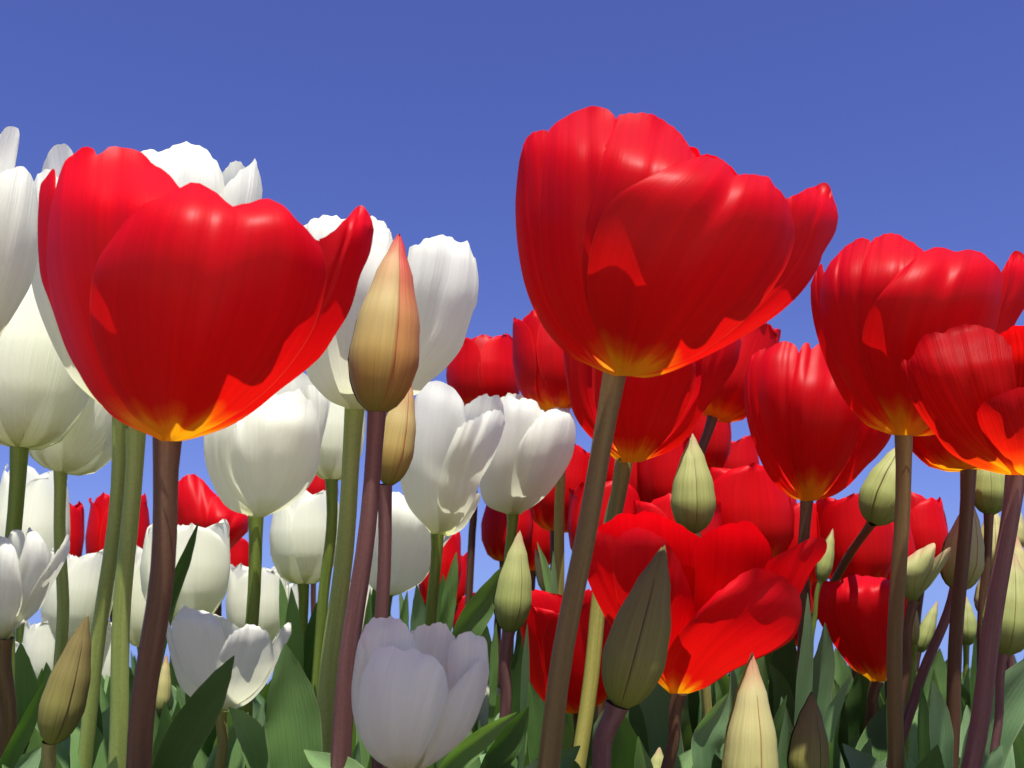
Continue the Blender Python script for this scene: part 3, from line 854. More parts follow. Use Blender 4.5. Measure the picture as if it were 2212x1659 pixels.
e = white('round white tulip with sunlit front petal, below the right flank of the red cup', [(553, 1113), (541, 1350), (532, 1659)], 0.50, (14, 15))
bloom(e, 0.50, (554, 1117), [
    (-0.5, [(560, 1000), (555, 900)], [(560, 860), (595, 828), (630, 813), (657, 808), (685, 835), (700, 860)], [(640, 1000), (690, 920)]),
    (0.45, [(540, 1114), (500, 1102), (475, 1077), (450, 1023), (441, 980)], [(440, 930), (450, 900), (475, 878), (510, 870), (535, 890)], [(545, 1090), (505, 1010)]),
    (0.45, [(600, 1090), (670, 960)], [(655, 850), (668, 832), (690, 835), (705, 848), (714, 868)], [(578, 1114), (628, 1091), (660, 1060), (685, 1018), (694, 960), (706, 910)]),
    (1.0, [(546, 1108), (515, 1050), (500, 985)], [(498, 940), (512, 915), (535, 890), (565, 868), (600, 850), (632, 845), (660, 855), (682, 885), (692, 925)], [(580, 1112), (640, 1072), (684, 1000)]),
], WHITE, seed=20)

e = white('narrow white tulip squeezed between the round white bloom and a green stem', [(716, 1034), (712, 1200), (690, 1400)], 0.56, (12, 12))
goblet(e, 0.56, (716, 1038), (724, 830), 130, WHITE, mouth=0.85, phi=20, seed=21)

e = white('white tulip with sunlit tips and a wing like right petal, right of the bud pair', [(945, 1150), (940, 1250), (930, 1500)], 0.56, (12, 12))
bloom(e, 0.56, (948, 1154), [
    (-0.5, [(960, 1050), (980, 950)], [(995, 895), (1008, 872), (1022, 865), (1048, 851), (1060, 856), (1073, 853), (1086, 872), (1090, 900)], [(1010, 1080), (1070, 980)]),
    (0.85, [(930, 1148), (880, 1090), (862, 1010), (878, 930)], [(893, 880), (900, 852), (914, 833), (930, 823), (950, 823), (973, 835), (990, 850), (1002, 872), (1006, 905)], [(965, 1140), (1000, 1060), (1012, 970)]),
    (0.3, [(980, 1140), (1005, 1110)], [(1018, 1080), (1028, 1066), (1038, 1068), (1036, 1082)], [(970, 1158), (1000, 1142), (1022, 1110)], {'curl': 0.0}),
    (1.0, [(948, 1145), (945, 1080), (958, 1000)], [(988, 926), (1010, 911), (1040, 896), (1060, 887), (1074, 884), (1086, 893), (1092, 915)], [(975, 1152), (1010, 1105), (1030, 1062), (1048, 1012), (1075, 965)]),
], WHITE, seed=22)

e = white('compact white tulip with notched top against the dark red bloom', [(1108, 1108), (1106, 1180), (1100, 1350)], 0.60, (11, 11))
bloom(e, 0.60, (1110, 1111), [
    (-0.4, [(1080, 1050), (1060, 960)], [(1060, 890), (1080, 860), (1110, 850), (1140, 862), (1150, 890)], [(1140, 1050), (1160, 960)]),
    (0.75, [(1095, 1110), (1052, 1092), (1036, 1050), (1040, 980)], [(1060, 905), (1075, 878), (1092, 862), (1106, 857), (1121, 860), (1143, 862), (1161, 872), (1180, 895)], [(1120, 1095), (1165, 1020), (1182, 950)]),
    (1.0, [(1105, 1100), (1105, 1040), (1118, 970)], [(1140, 930), (1160, 905), (1181, 890), (1198, 880), (1208, 882), (1218, 877), (1233, 890), (1243, 915)], [(1123, 1109), (1151, 1094), (1181, 1069), (1201, 1045), (1220, 1018), (1236, 985), (1243, 950)]),
], WHITE, seed=23)

e = white('small white tulip tucked under the round white bloom', [(655, 1258), (659, 1330), (652, 1520)], 0.66, (11, 11))
goblet(e, 0.66, (655, 1263), (655, 1062), 155, WHITE, mouth=0.8, phi=35, seed=24)

e = white('white tulip with frilled tip, behind the two purple stems', [(835, 1280), (832, 1400), (828, 1600)], 0.62, (12, 12))
bloom(e, 0.62, (838, 1286), [
    (0.5, [(820, 1284), (790, 1250), (782, 1180)], [(785, 1110), (805, 1080), (830, 1075), (850, 1100)], [(840, 1260), (850, 1180)]),
    (1.0, [(830, 1275), (815, 1190), (825, 1110)], [(838, 1070), (855, 1064), (880, 1068), (900, 1078), (915, 1076), (935, 1080), (945, 1076), (958, 1084), (965, 1105)], [(870, 1280), (915, 1252), (945, 1200), (963, 1150)]),
    (0.3, [(870, 1260), (930, 1170)], [(955, 1120), (980, 1110), (1005, 1095), (1030, 1068), (1034, 1080), (1010, 1110)], [(850, 1288), (910, 1258), (950, 1190), (985, 1145)], {'curl': 0.0}),
], WHITE, seed=25, back=1)

e = white('grey shaded white tulip behind the dark purple stem, crossed by a dark leaf', [(398, 1343), (396, 1400), (394, 1600)], 0.60, (12, 12))
goblet(e, 0.60, (396, 1348), (392, 1130), 192, WHITE, mouth=0.95, phi=5, seed=26)

e = white('low open white tulip with broad spread petals, behind a dark foreground leaf', [(478, 1534), (476, 1580), (474, 1680)], 0.45, (12, 12), STEM_TAN)
bloom(e, 0.45, (478, 1537), [
    (-0.6, [(460, 1480), (440, 1400)], [(438, 1345), (455, 1328), (475, 1330), (500, 1345), (520, 1360), (530, 1390)], [(500, 1490), (525, 1430)]),
    (0.4, [(450, 1532), (422, 1514), (390, 1484), (374, 1440), (362, 1390)], [(354, 1340), (356, 1326), (362, 1335), (372, 1362)], [(460, 1515), (400, 1450), (380, 1400)]),
    (0.8, [(462, 1525), (410, 1470), (380, 1400)], [(370, 1348), (380, 1328), (390, 1315), (400, 1308), (411, 1315), (430, 1317), (450, 1321), (470, 1339), (482, 1362), (488, 1390)], [(480, 1510), (490, 1440)]),
    (0.6, [(490, 1520), (550, 1440), (580, 1400)], [(592, 1382), (605, 1362), (615, 1349), (622, 1345), (629, 1347), (629, 1369)], [(490, 1538), (530, 1522), (556, 1500), (580, 1468), (612, 1404)], {'curl': 0.0}),
    (1.0, [(468, 1520), (462, 1470), (470, 1425)], [(488, 1384), (505, 1365), (525, 1353), (550, 1350), (575, 1364), (590, 1392)], [(495, 1532), (548, 1500), (588, 1440)]),
], WHITE, seed=27, back=1)

e = white('large pinkish white tulip in full shade at the bottom, near the camera', [(876, 1668), (874, 1720), (872, 1800)], 0.30, (16, 16))
bloom(e, 0.30, (876, 1672), [
    (0.2, [(830, 1650), (790, 1600), (766, 1500), (766, 1430)], [(775, 1382), (790, 1350), (814, 1335), (840, 1332), (865, 1341), (888, 1364), (900, 1400)], [(870, 1620), (890, 1500)]),
    (-0.3, [(860, 1600), (870, 1450)], [(880, 1375), (892, 1361), (915, 1351), (932, 1348), (947, 1344), (963, 1351), (980, 1371), (990, 1400)], [(920, 1600), (970, 1480)]),
    (0.1, [(900, 1620), (960, 1500)], [(970, 1400), (990, 1372), (1010, 1366), (1033, 1371), (1050, 1383), (1055, 1420)], [(930, 1652), (978, 1619), (1015, 1581), (1042, 1519), (1056, 1460)]),
    (0.7, [(905, 1660), (925, 1610), (945, 1545)], [(978, 1484), (1005, 1455), (1035, 1426), (1046, 1425), (1054, 1445)], [(895, 1670), (930, 1653), (980, 1618), (1017, 1578), (1042, 1517)]),
    (1.0, [(860, 1668), (812, 1642), (782, 1600), (772, 1530), (782, 1460)], [(800, 1424), (815, 1400), (840, 1393), (858, 1399), (877, 1409), (888, 1406), (905, 1405), (925, 1411), (948, 1431), (964, 1462), (969, 1495)], [(895, 1660), (925, 1610), (952, 1545)]),
    (0.4, [(840, 1660), (785, 1606), (764, 1550), (759, 1490)], [(766, 1430), (772, 1395), (780, 1380), (790, 1420)], [(850, 1650), (790, 1560), (780, 1480)]),
], WHITE, seed=28, back=1)

for (label, D, base, top, wpx, mouth, phi, stem, r) in [
    ('white tulip low at the left edge beneath the long pointed petal', 0.66, (40, 1560), (36, 1385), 120, 0.9, 35, [(40, 1556), (40, 1600), (40, 1680)], (10, 10)),
    ('white tulip between the olive stem pair and the thick dark stem', 0.66, (308, 1400), (312, 1180), 110, 0.9, 20, [(308, 1396), (308, 1450), (308, 1600)], (10, 10)),
    ('dim white tulip behind the purple stem pair, above the shaded bloom', 0.76, (770, 1420), (772, 1250), 110, 0.9, 48, [(770, 1416), (770, 1450), (770, 1600)], (9, 9)),
    ('white tulip with sunlit ragged petals, left of a green stem behind a leaf tip', 0.78, (552, 1400), (548, 1222), 135, 0.95, 12, [(552, 1396), (552, 1450), (552, 1600)], (9, 9)),
    ('shaded white tulip behind upright dark leaves, right of the dark olive stem', 0.80, (612, 1440), (608, 1262), 90, 0.9, 40, [(612, 1436), (612, 1500), (612, 1620)], (9, 9)),
    ('grey shaded white tulip low at left, behind the brownish bud', 0.62, (92, 1500), (88, 1345), 100, 0.9, 25, [(92, 1496), (92, 1560), (92, 1659)], (10, 10)),
    ('bright white tulip glimpsed between two leaning green stems at left', 0.64, (214, 1535), (214, 1345), 90, 0.85, 0, [(214, 1530), (214, 1580), (214, 1659)], (10, 10)),
    ('white tulip scrap right of the shaded pinkish white bloom', 0.62, (1052, 1600), (1064, 1478), 66, 0.9, 15, [(1052, 1596), (1050, 1640), (1048, 1700)], (8, 8)),
    ('tiny white tulip glimpsed low beside the tall brown stem', 0.75, (1168, 1570), (1170, 1468), 50, 0.9, 0, [(1168, 1566), (1168, 1600), (1168, 1680)], (8, 8)),
]:
    e = white(label, stem, D, r)
    goblet(e, D, base, top, wpx, WHITE, mouth=mouth, phi=phi, seed=int(base[0]) + 3, nt_=12, ns_=10)

# ------------------------------------------------------------------ buds
for (label, D, base, tip, wpx, mat, phi, stem, r, smat, opt) in [
    ('tall orange yellow bud with red tip, in front of the large white tulip', 0.34, (812, 893), (854, 488), 148, BUD_ORANGE, -58, [(814, 888), (792, 1100), (735, 1659)], (17, 23), STEM_PURPLE, {'mats': [BUD_ORANGE, BUD_FLUSH, BUD_ORANGE]}),
    ('olive orange bud half hidden under the tall orange bud', 0.38, (838, 1048), (880, 800), 80, BUD_ORANGE, -50, [(830, 1046), (827, 1335), (818, 1659)], (14, 16), STEM_PURPLE, {}),
    ('pale green bud with a fine seam, in front of the red blooms at centre right', 0.43, (1497, 1152), (1502, 936), 94, BUD_GREEN, -65, [(1500, 1150), (1512, 1250), (1525, 1500)], (11, 11), STEM_TAN, {}),
    ('leaning brown green bud half in shade, in front of the wide open red tulip', 0.325, (1340, 1527), (1449, 1176), 132, BUD_BROWN, -75, [(1334, 1522), (1312, 1600), (1288, 1690)], (22, 20), STEM_PURPLE, {}),
    ('dark green tilted bud on a slanting black stalk against the sky', 0.46, (1884, 1132), (1978, 945), 96, BUD_GREEN, -95, [(1886, 1126), (1802, 1255), (1752, 1345)], (9, 9), STEM_RED, {}),
    ('yellow green bud on a purple stalk, left of the shaded pinkish white bloom', 0.44, (1100, 1367), (1122, 1150), 80, BUD_GREEN, -50, [(1099, 1362), (1092, 1450), (1084, 1600)], (12, 12), STEM_PURPLE, {}),
    ('pale yellow bud rising from the bottom edge, right of the wide open red tulip', 0.32, (1618, 1770), (1642, 1425), 116, BUD_PALE, -52, [(1625, 1756), (1622, 1800), (1620, 1850)], (18, 18), STEM_RED, {}),
    ('brownish shaded bud near the bottom left corner', 0.33, (110, 1608), (166, 1340), 92, BUD_BROWN, -60, [(108, 1603), (100, 1650), (92, 1720)], (14, 14), STEM_TAN, {}),
    ('little lime green bud lit by the sun, right of the thick dark stem', 0.58, (344, 1548), (352, 1416), 36, BUD_PALE, -30, [(344, 1544), (342, 1600), (340, 1659)], (7, 7), STEM_GREEN, {}),
    ('dark green bud behind the stem of the tulip cut by the right edge', 0.50, (2138, 1112), (2150, 955), 78, BUD_GREEN, -70, [(2136, 1108), (2130, 1200), (2120, 1400)], (9, 9), STEM_RED, {}),
    ('yellowish bud with pink tip behind the stem pair at right', 0.49, (2068, 1276), (2116, 1080), 88, BUD_PALE, -35, [(2064, 1270), (2022, 1390), (1965, 1540)], (10, 11), STEM_PURPLE, {}),
    ('peach yellow bud between the two right hand stems', 0.56, (2138, 1235), (2160, 1090), 62, BUD_PALE, -60, [(2136, 1230), (2125, 1330), (2110, 1480)], (8, 8), STEM_RED, {}),
    ('small pale yellow bud at the right edge under the open red bloom', 0.60, (2188, 1195), (2208, 1092), 46, BUD_PALE, -20, [(2186, 1190), (2180, 1300), (2172, 1450)], (7, 7), STEM_RED, {}),
    ('golden green bud right of the leaning purple stem, highest of the right edge cluster', 0.55, (2190, 1330), (2212, 1160), 72, BUD_PALE, -75, [(2188, 1326), (2184, 1400), (2178, 1500)], (8, 8), STEM_PURPLE, {}),
    ('large pale green bud cut by the right edge, above a short purple stalk', 0.40, (2170, 1414), (2214, 1195), 104, BUD_GREEN, -62, [(2168, 1410), (2160, 1490), (2148, 1620)], (9, 9), STEM_PURPLE, {}),
    ('pale curled bud beside the slanting black stalk', 0.48, (1772, 1258), (1808, 1143), 34, BUD_GREEN, -30, [(1772, 1254), (1762, 1300), (1750, 1400)], (5, 5), STEM_GREEN, {}),
    ('dark brown green bud low in the shade, right of the pale yellow bud', 0.40, (1742, 1710), (1766, 1502), 86, BUD_BROWN, -40, [(1742, 1706), (1740, 1750), (1738, 1800)], (12, 12), STEM_RED, {}),
    ('small tan bud low between the two right hand stems, under the peach one', 0.60, (2132, 1335), (2150, 1215), 54, BUD_PALE, -40, [(2130, 1330), (2122, 1420), (2112, 1560)], (7, 7), STEM_RED, {}),
    ('small green bud against the sky gap, between the purple stalk and a brown stem', 0.66, (2088, 1395), (2096, 1290), 44, BUD_GREEN, -70, [(2087, 1391), (2084, 1460), (2080, 1580)], (6, 6), STEM_GREEN, {}),
    ('slim lime bud leaning along a purple stalk in the sky gap', 0.60, (1984, 1410), (2036, 1300), 34, BUD_GREEN, -60, [(1984, 1406), (1970, 1480), (1955, 1600)], (6, 6), STEM_RED, {}),
    ('slim pale bud touching the right side of the dark flat topped red tulip', 0.50, (1976, 1395), (1974, 1262), 26, BUD_PALE, -60, [(1976, 1391), (1970, 1450), (1960, 1560)], (6, 6), STEM_GREEN, {}),
    ('tip of a pale bud at the bottom edge under the wide open red tulip', 0.42, (1412, 1730), (1428, 1620), 54, BUD_GREEN, -60, [(1412, 1726), (1410, 1760), (1408, 1800)], (8, 8), STEM_GREEN, {}),
    ('peach tinted bud tip beside the pale stem left of the tall brown stem', 0.66, (1190, 1285), (1156, 1186), 36, BUD_PALE, -40, [(1190, 1281), (1194, 1330), (1198, 1420)], (6, 6), STEM_TAN, {}),
]:
    e = budp(label, stem, D, r, smat, 0.64 if 'slanting black stalk against' in label else None)
    bud(e, D, base, tip, wpx, mat, phi=phi, seed=int(base[0]), **opt)

e = budp('green bud just opening with two pointed flaps, left of the yellowish bud', [(1974, 1296), (1960, 1380), (1945, 1520)], 0.46, (10, 10), STEM_RED)
bloom(e, 0.46, (1972, 1300), [
    (0.9, [(1945, 1272), (1934, 1238)], [(1940, 1218), (1960, 1204), (1984, 1188), (2003, 1178), (2015, 1173), (2021, 1178), (2018, 1205)], [(1988, 1272), (2006, 1238)]),
    (0.6, [(1985, 1275), (2008, 1232)], [(2016, 1208), (2034, 1193), (2047, 1184), (2054, 1182), (2052, 1200)], [(1990, 1285), (2012, 1262), (2039, 1223)]),
], BUD_GREEN, seed=51, bw=9, back=1, curl=0.1)

# ------------------------------------------------------------------ leaves measured from the photograph
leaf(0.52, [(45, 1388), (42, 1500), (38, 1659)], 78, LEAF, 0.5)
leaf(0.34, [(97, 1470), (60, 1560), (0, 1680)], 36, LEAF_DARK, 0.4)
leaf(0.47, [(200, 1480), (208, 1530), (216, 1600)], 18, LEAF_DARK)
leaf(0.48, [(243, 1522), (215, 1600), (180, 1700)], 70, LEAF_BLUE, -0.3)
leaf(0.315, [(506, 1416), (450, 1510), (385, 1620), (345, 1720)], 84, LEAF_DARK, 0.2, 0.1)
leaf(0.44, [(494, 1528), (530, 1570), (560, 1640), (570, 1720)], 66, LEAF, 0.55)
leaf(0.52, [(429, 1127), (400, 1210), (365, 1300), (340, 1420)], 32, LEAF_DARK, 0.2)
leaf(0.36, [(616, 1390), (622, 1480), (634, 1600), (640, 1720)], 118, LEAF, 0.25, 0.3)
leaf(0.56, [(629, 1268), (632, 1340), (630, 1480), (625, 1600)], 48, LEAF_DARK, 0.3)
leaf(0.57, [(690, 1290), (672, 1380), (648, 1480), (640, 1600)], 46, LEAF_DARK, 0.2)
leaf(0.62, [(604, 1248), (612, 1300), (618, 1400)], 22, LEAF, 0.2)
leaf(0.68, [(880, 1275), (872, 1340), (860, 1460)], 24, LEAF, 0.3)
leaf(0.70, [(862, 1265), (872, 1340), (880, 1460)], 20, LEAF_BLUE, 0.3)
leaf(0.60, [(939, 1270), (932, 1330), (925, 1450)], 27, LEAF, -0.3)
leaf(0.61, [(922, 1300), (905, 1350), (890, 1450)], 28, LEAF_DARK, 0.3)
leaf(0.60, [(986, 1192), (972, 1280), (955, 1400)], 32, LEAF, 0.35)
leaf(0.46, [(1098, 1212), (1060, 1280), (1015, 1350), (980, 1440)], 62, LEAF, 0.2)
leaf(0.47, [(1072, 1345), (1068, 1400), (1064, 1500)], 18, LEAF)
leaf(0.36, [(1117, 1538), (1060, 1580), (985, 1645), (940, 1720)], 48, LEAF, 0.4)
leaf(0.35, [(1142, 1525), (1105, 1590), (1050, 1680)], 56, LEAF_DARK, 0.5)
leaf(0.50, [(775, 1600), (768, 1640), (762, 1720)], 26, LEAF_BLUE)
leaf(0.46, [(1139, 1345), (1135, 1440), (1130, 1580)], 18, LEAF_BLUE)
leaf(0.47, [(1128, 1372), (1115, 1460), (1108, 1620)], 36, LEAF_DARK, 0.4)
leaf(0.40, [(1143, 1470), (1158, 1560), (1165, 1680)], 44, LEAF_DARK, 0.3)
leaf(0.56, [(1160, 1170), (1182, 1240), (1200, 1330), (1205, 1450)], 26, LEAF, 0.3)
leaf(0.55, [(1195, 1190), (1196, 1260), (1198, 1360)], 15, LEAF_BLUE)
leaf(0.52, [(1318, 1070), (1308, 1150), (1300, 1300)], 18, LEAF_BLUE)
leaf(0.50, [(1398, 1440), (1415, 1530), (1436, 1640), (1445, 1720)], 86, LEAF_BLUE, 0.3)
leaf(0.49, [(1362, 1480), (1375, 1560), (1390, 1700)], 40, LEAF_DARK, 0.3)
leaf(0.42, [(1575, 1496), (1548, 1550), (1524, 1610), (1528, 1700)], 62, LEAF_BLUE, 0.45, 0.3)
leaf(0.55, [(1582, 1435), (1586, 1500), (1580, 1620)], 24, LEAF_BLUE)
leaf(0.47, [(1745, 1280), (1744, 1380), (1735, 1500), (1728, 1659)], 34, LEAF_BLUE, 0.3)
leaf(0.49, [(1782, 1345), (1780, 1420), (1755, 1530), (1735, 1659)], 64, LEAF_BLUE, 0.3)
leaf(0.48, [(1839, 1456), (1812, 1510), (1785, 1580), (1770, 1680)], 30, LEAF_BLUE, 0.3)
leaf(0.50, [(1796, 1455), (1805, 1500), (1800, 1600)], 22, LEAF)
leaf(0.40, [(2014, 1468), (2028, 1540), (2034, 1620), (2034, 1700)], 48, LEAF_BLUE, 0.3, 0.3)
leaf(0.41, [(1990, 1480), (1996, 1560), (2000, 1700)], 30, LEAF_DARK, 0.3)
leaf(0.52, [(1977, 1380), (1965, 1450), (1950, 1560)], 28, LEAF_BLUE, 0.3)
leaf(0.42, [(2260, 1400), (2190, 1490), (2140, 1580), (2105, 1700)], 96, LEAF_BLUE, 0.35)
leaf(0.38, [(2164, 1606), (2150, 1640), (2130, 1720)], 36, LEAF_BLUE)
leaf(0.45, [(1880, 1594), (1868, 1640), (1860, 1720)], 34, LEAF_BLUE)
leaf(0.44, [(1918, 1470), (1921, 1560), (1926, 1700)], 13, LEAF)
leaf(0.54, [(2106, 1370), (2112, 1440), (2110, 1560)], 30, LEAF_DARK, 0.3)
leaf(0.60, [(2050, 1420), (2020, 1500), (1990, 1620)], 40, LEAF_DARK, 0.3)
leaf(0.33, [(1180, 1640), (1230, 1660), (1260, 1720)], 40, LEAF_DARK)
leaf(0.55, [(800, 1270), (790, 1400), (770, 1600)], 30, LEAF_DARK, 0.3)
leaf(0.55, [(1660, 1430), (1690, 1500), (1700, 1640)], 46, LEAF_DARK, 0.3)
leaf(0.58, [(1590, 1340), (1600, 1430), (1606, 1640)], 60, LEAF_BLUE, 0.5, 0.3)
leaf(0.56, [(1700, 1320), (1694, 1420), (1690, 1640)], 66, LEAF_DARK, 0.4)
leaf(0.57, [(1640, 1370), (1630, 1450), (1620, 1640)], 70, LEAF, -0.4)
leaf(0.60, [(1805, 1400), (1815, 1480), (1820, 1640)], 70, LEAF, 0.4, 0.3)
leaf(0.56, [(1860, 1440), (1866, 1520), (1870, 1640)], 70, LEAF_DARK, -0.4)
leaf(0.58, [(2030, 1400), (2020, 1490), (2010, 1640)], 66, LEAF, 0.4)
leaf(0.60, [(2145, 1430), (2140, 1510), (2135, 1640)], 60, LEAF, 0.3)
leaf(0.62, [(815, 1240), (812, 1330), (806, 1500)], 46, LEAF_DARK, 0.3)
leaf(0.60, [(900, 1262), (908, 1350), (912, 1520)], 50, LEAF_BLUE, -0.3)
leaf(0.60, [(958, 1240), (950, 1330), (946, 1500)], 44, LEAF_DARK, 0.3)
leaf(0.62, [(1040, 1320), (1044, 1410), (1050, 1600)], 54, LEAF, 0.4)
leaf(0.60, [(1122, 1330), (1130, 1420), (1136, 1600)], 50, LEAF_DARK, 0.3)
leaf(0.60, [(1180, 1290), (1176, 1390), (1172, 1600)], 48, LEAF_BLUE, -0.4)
leaf(0.62, [(470, 1350), (478, 1440), (482, 1620)], 52, LEAF_DARK, 0.3)
leaf(0.60, [(690, 1400), (700, 1480), (705, 1640)], 54, LEAF, 0.3)
leaf(0.62, [(215, 1450), (220, 1520), (225, 1660)], 54, LEAF, 0.4)
leaf(0.60, [(100, 1430), (104, 1510), (108, 1660)], 54, LEAF_DARK, 0.4)
leaf(0.62, [(1600, 1395), (1606, 1460), (1600, 1640)], 58, LEAF_DARK, 0.3)
leaf(0.60, [(1668, 1385), (1652, 1470), (1640, 1640)], 66, LEAF_DARK, -0.3)
leaf(0.58, [(1712, 1400), (1722, 1480), (1715, 1640)], 60, LEAF, 0.4)
leaf(0.60, [(1850, 1480), (1836, 1540), (1820, 1680)], 70, LEAF_DARK, 0.3)
leaf(0.57, [(1900, 1500), (1896, 1560), (1880, 1680)], 60, LEAF_DARK, -0.4)
leaf(0.60, [(1942, 1440), (1948, 1520), (1950, 1660)], 60, LEAF_DARK, 0.3)
leaf(0.62, [(2090, 1455), (2080, 1530), (2075, 1660)], 70, LEAF_DARK, 0.3)
leaf(0.60, [(2180, 1480), (2168, 1540), (2160, 1660)], 70, LEAF_DARK, -0.3)
leaf(0.60, [(1540, 1520), (1545, 1580), (1540, 1700)], 70, LEAF_DARK, 0.3)
leaf(0.60, [(1350, 1500), (1340, 1570), (1330, 1700)], 70, LEAF_DARK, 0.3)
leaf(0.62, [(735, 1330), (728, 1420), (720, 1600)], 54, LEAF_DARK, 0.3)
leaf(0.66, [(520, 1380), (512, 1460), (505, 1620)], 50, LEAF_DARK, 0.3)
leaf(0.60, [(280, 1440), (276, 1520), (270, 1660)], 56, LEAF_DARK, 0.3)
leaf(0.62, [(1090, 1440), (1096, 1520), (1100, 1660)], 56, LEAF_DARK, -0.3)
leaf(0.66, [(830, 1290), (838, 1380), (842, 1560)], 44, LEAF, 0.3)
leaf(0.64, [(1010, 1330), (1004, 1420), (1000, 1600)], 52, LEAF_DARK, 0.3)
leaf(0.66, [(1230, 1350), (1226, 1440), (1222, 1600)], 50, LEAF_DARK, 0.3)
leaf(0.43, [(1700, 1500), (1672, 1590), (1660, 1700)], 26, LEAF_DARK, 0.3)
for a in LEAVES:
    build_leaf(*a)

# ------------------------------------------------------------------ low leaves at the foot of every plant, and leafy plants between and behind them
rng = random.Random(4)


def px_of(p):
    v = p - CP
    d = v.dot(FW)
    return PW / 2 + v.dot(RT) / d * FPX, PH / 2 - v.dot(UP) / d * FPX, d


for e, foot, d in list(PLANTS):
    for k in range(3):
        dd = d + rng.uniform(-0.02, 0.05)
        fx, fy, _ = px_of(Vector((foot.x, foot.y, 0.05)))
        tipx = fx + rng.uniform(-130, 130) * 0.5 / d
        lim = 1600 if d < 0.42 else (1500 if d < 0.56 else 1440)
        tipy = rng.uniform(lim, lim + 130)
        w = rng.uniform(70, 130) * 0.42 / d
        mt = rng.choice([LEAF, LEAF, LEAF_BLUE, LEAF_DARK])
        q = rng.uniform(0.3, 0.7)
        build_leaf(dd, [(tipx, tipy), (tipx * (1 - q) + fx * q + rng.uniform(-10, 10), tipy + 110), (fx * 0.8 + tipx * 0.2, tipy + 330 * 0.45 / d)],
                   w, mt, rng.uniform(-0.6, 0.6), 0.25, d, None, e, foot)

FILL = 'leafy tulip plant without a flower in the green undergrowth of the bed'
for i in range(190):
    d = 0.56 + 0.95 * (i / 120) ** 1.4 if i < 120 else 1.55 + 1.6 * ((i - 120) / 70)
    x = rng.uniform(-0.50, 0.50) * d * 1.05
    y = d * math.cos(PITCH) + 0.05
    foot = Vector((x, y, 0.0))
    e = bpy.data.objects.new('tulip_plant', None)
    e.empty_display_size = 0.02
    COL.objects.link(e)
    e.location = foot
    e['label'] = FILL
    e['category'] = 'tulip plant'
    e['group'] = 'flowerless tulip plants in the undergrowth'
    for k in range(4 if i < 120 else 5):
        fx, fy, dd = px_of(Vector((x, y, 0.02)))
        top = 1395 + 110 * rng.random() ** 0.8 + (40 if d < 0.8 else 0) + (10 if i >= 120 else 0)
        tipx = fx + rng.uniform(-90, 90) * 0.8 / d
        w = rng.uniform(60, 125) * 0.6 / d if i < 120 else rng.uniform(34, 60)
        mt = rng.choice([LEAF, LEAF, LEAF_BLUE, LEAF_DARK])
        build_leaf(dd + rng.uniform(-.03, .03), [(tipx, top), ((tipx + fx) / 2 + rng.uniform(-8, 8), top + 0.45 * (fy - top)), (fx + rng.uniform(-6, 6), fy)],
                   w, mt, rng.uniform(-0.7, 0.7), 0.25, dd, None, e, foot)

# ------------------------------------------------------------------ unseen tulip added above the view to shade the low white bloom
target = at(905, 1490, 0.29)
hat = target + SDIR * 0.27
foot = Vector((hat.x + 0.05, -0.30, 0.0))
e = bpy.data.objects.new('red_tulip', None)  # added tulip, there only to shade the low white bloom
COL.objects.link(e)
e.location = foot
e['label'] = 'added red tulip arching over above the view to shade the low white bloom'
e['category'] = 'tulip'
e['group'] = G_RED
axis_ = Vector((0.0, 0.95, 0.3)).normalized()
b0 = hat - axis_ * 0.028
pts = []
for k in range(15):
    q = k / 14
    m1 = Vector((hat.x + 0.02, -0.22, hat.z + 0.12))
    pts.append(b0 * (1 - q) ** 2 + m1 * 2 * q * (1 - q) + foot * q * q)
tube('stem', pts, [0.0033 + 0.0006 * k / 14 for k in range(15)], STEM_RED, e)
gx = axis_.cross(Vector((0, 0, 1))).normalized()
gy = axis_.cross(gx)
for k in range(6):
    az, ly = math.pi / 3 * k, (1.0 if k % 2 == 0 else 0.93)
    rows = []
    for j in range(15):
        t = j / 14
        rows.append([b0 + axis_ * 0.056 * lerp_keys(HGT, t) + (gx * math.cos(az + R(64) * lerp_keys(WID, t) * s) + gy * math.sin(az + R(64) * lerp_keys(WID, t) * s))
                     * 0.021 * ly * lerp_keys(RHO + [(1, 0.6)], t) for s in [i / 6 - 1 for i in range(13)]])
    grid_mesh('petal', rows, RED, e)

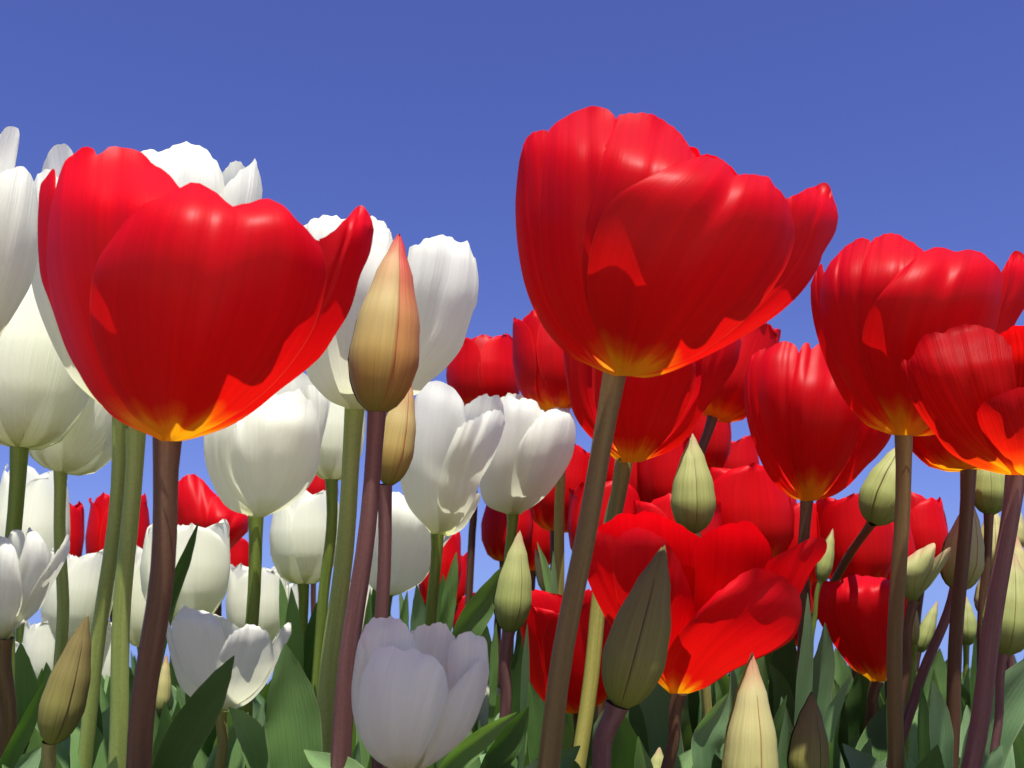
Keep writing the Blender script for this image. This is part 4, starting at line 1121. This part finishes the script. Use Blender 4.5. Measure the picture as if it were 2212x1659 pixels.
# ------------------------------------------------------------------ ground
def soil_mat():
    m, t, N, L = new_mat('dark garden soil')
    tc = N.new('ShaderNodeTexCoord')
    n = N.new('ShaderNodeTexNoise')
    n.inputs['Scale'].default_value = 60
    n.inputs['Detail'].default_value = 8
    L.new(tc.outputs['Object'], n.inputs['Vector'])
    cr = ramp(N, [(0.3, (0.02, 0.014, 0.009)), (0.7, (0.075, 0.052, 0.034))])
    L.new(n.outputs['Fac'], cr.inputs[0])
    bp = N.new('ShaderNodeBump')
    bp.inputs['Strength'].default_value = 0.8
    bp.inputs['Distance'].default_value = 0.01
    L.new(n.outputs['Fac'], bp.inputs['Height'])
    ps = N.new('ShaderNodeBsdfPrincipled')
    ps.inputs['Roughness'].default_value = 0.9
    L.new(cr.outputs[0], ps.inputs['Base Color'])
    L.new(bp.outputs[0], ps.inputs['Normal'])
    out = N.new('ShaderNodeOutputMaterial')
    L.new(ps.outputs[0], out.inputs['Surface'])
    return m


xs = [-600, -60, -8] + [-2 + 0.05 * i for i in range(81)] + [8, 60, 600]
ys = [-600, -60, -8] + [-1 + 0.05 * i for i in range(101)] + [10, 60, 600]
rows = [[Vector((x, y, 0.006 * math.sin(x * 23 + y * 9) * math.cos(y * 31 - x * 5) - 0.004 if abs(x) < 3 and abs(y) < 5 else -0.004)) for x in xs] for y in ys]
g = grid_mesh('ground', rows, soil_mat(), None)
g['kind'] = 'structure'


def bounce_path_mat():
    m, t, N, L = new_mat('pale bounce gravel')
    tc = N.new('ShaderNodeTexCoord')
    n = N.new('ShaderNodeTexVoronoi')
    n.inputs['Scale'].default_value = 90
    L.new(tc.outputs['Object'], n.inputs['Vector'])
    cr = ramp(N, [(0.0, (0.36, 0.30, 0.22)), (0.5, (0.46, 0.39, 0.29)), (1.0, (0.58, 0.51, 0.40))])
    L.new(n.outputs['Color'], cr.inputs[0])
    bp = N.new('ShaderNodeBump')
    bp.inputs['Strength'].default_value = 0.6
    bp.inputs['Distance'].default_value = 0.004
    L.new(n.outputs['Distance'], bp.inputs['Height'])
    ps = N.new('ShaderNodeBsdfPrincipled')
    ps.inputs['Roughness'].default_value = 0.9
    L.new(cr.outputs[0], ps.inputs['Base Color'])
    L.new(bp.outputs[0], ps.inputs['Normal'])
    out = N.new('ShaderNodeOutputMaterial')
    L.new(ps.outputs[0], out.inputs['Surface'])
    return m


# unseen gravel strip added before the bed to bounce warm light onto the petals
rows = [[Vector((x, y, 0.012 + 0.002 * math.sin(x * 7 + y * 5))) for x in [-30 + k for k in range(61)]] for y in [-4.0, -3.0, -2.0, -1.0, -0.5, -0.2, 0.08]]
g = grid_mesh('bounce_path', rows, bounce_path_mat(), None)
g['kind'] = 'structure'
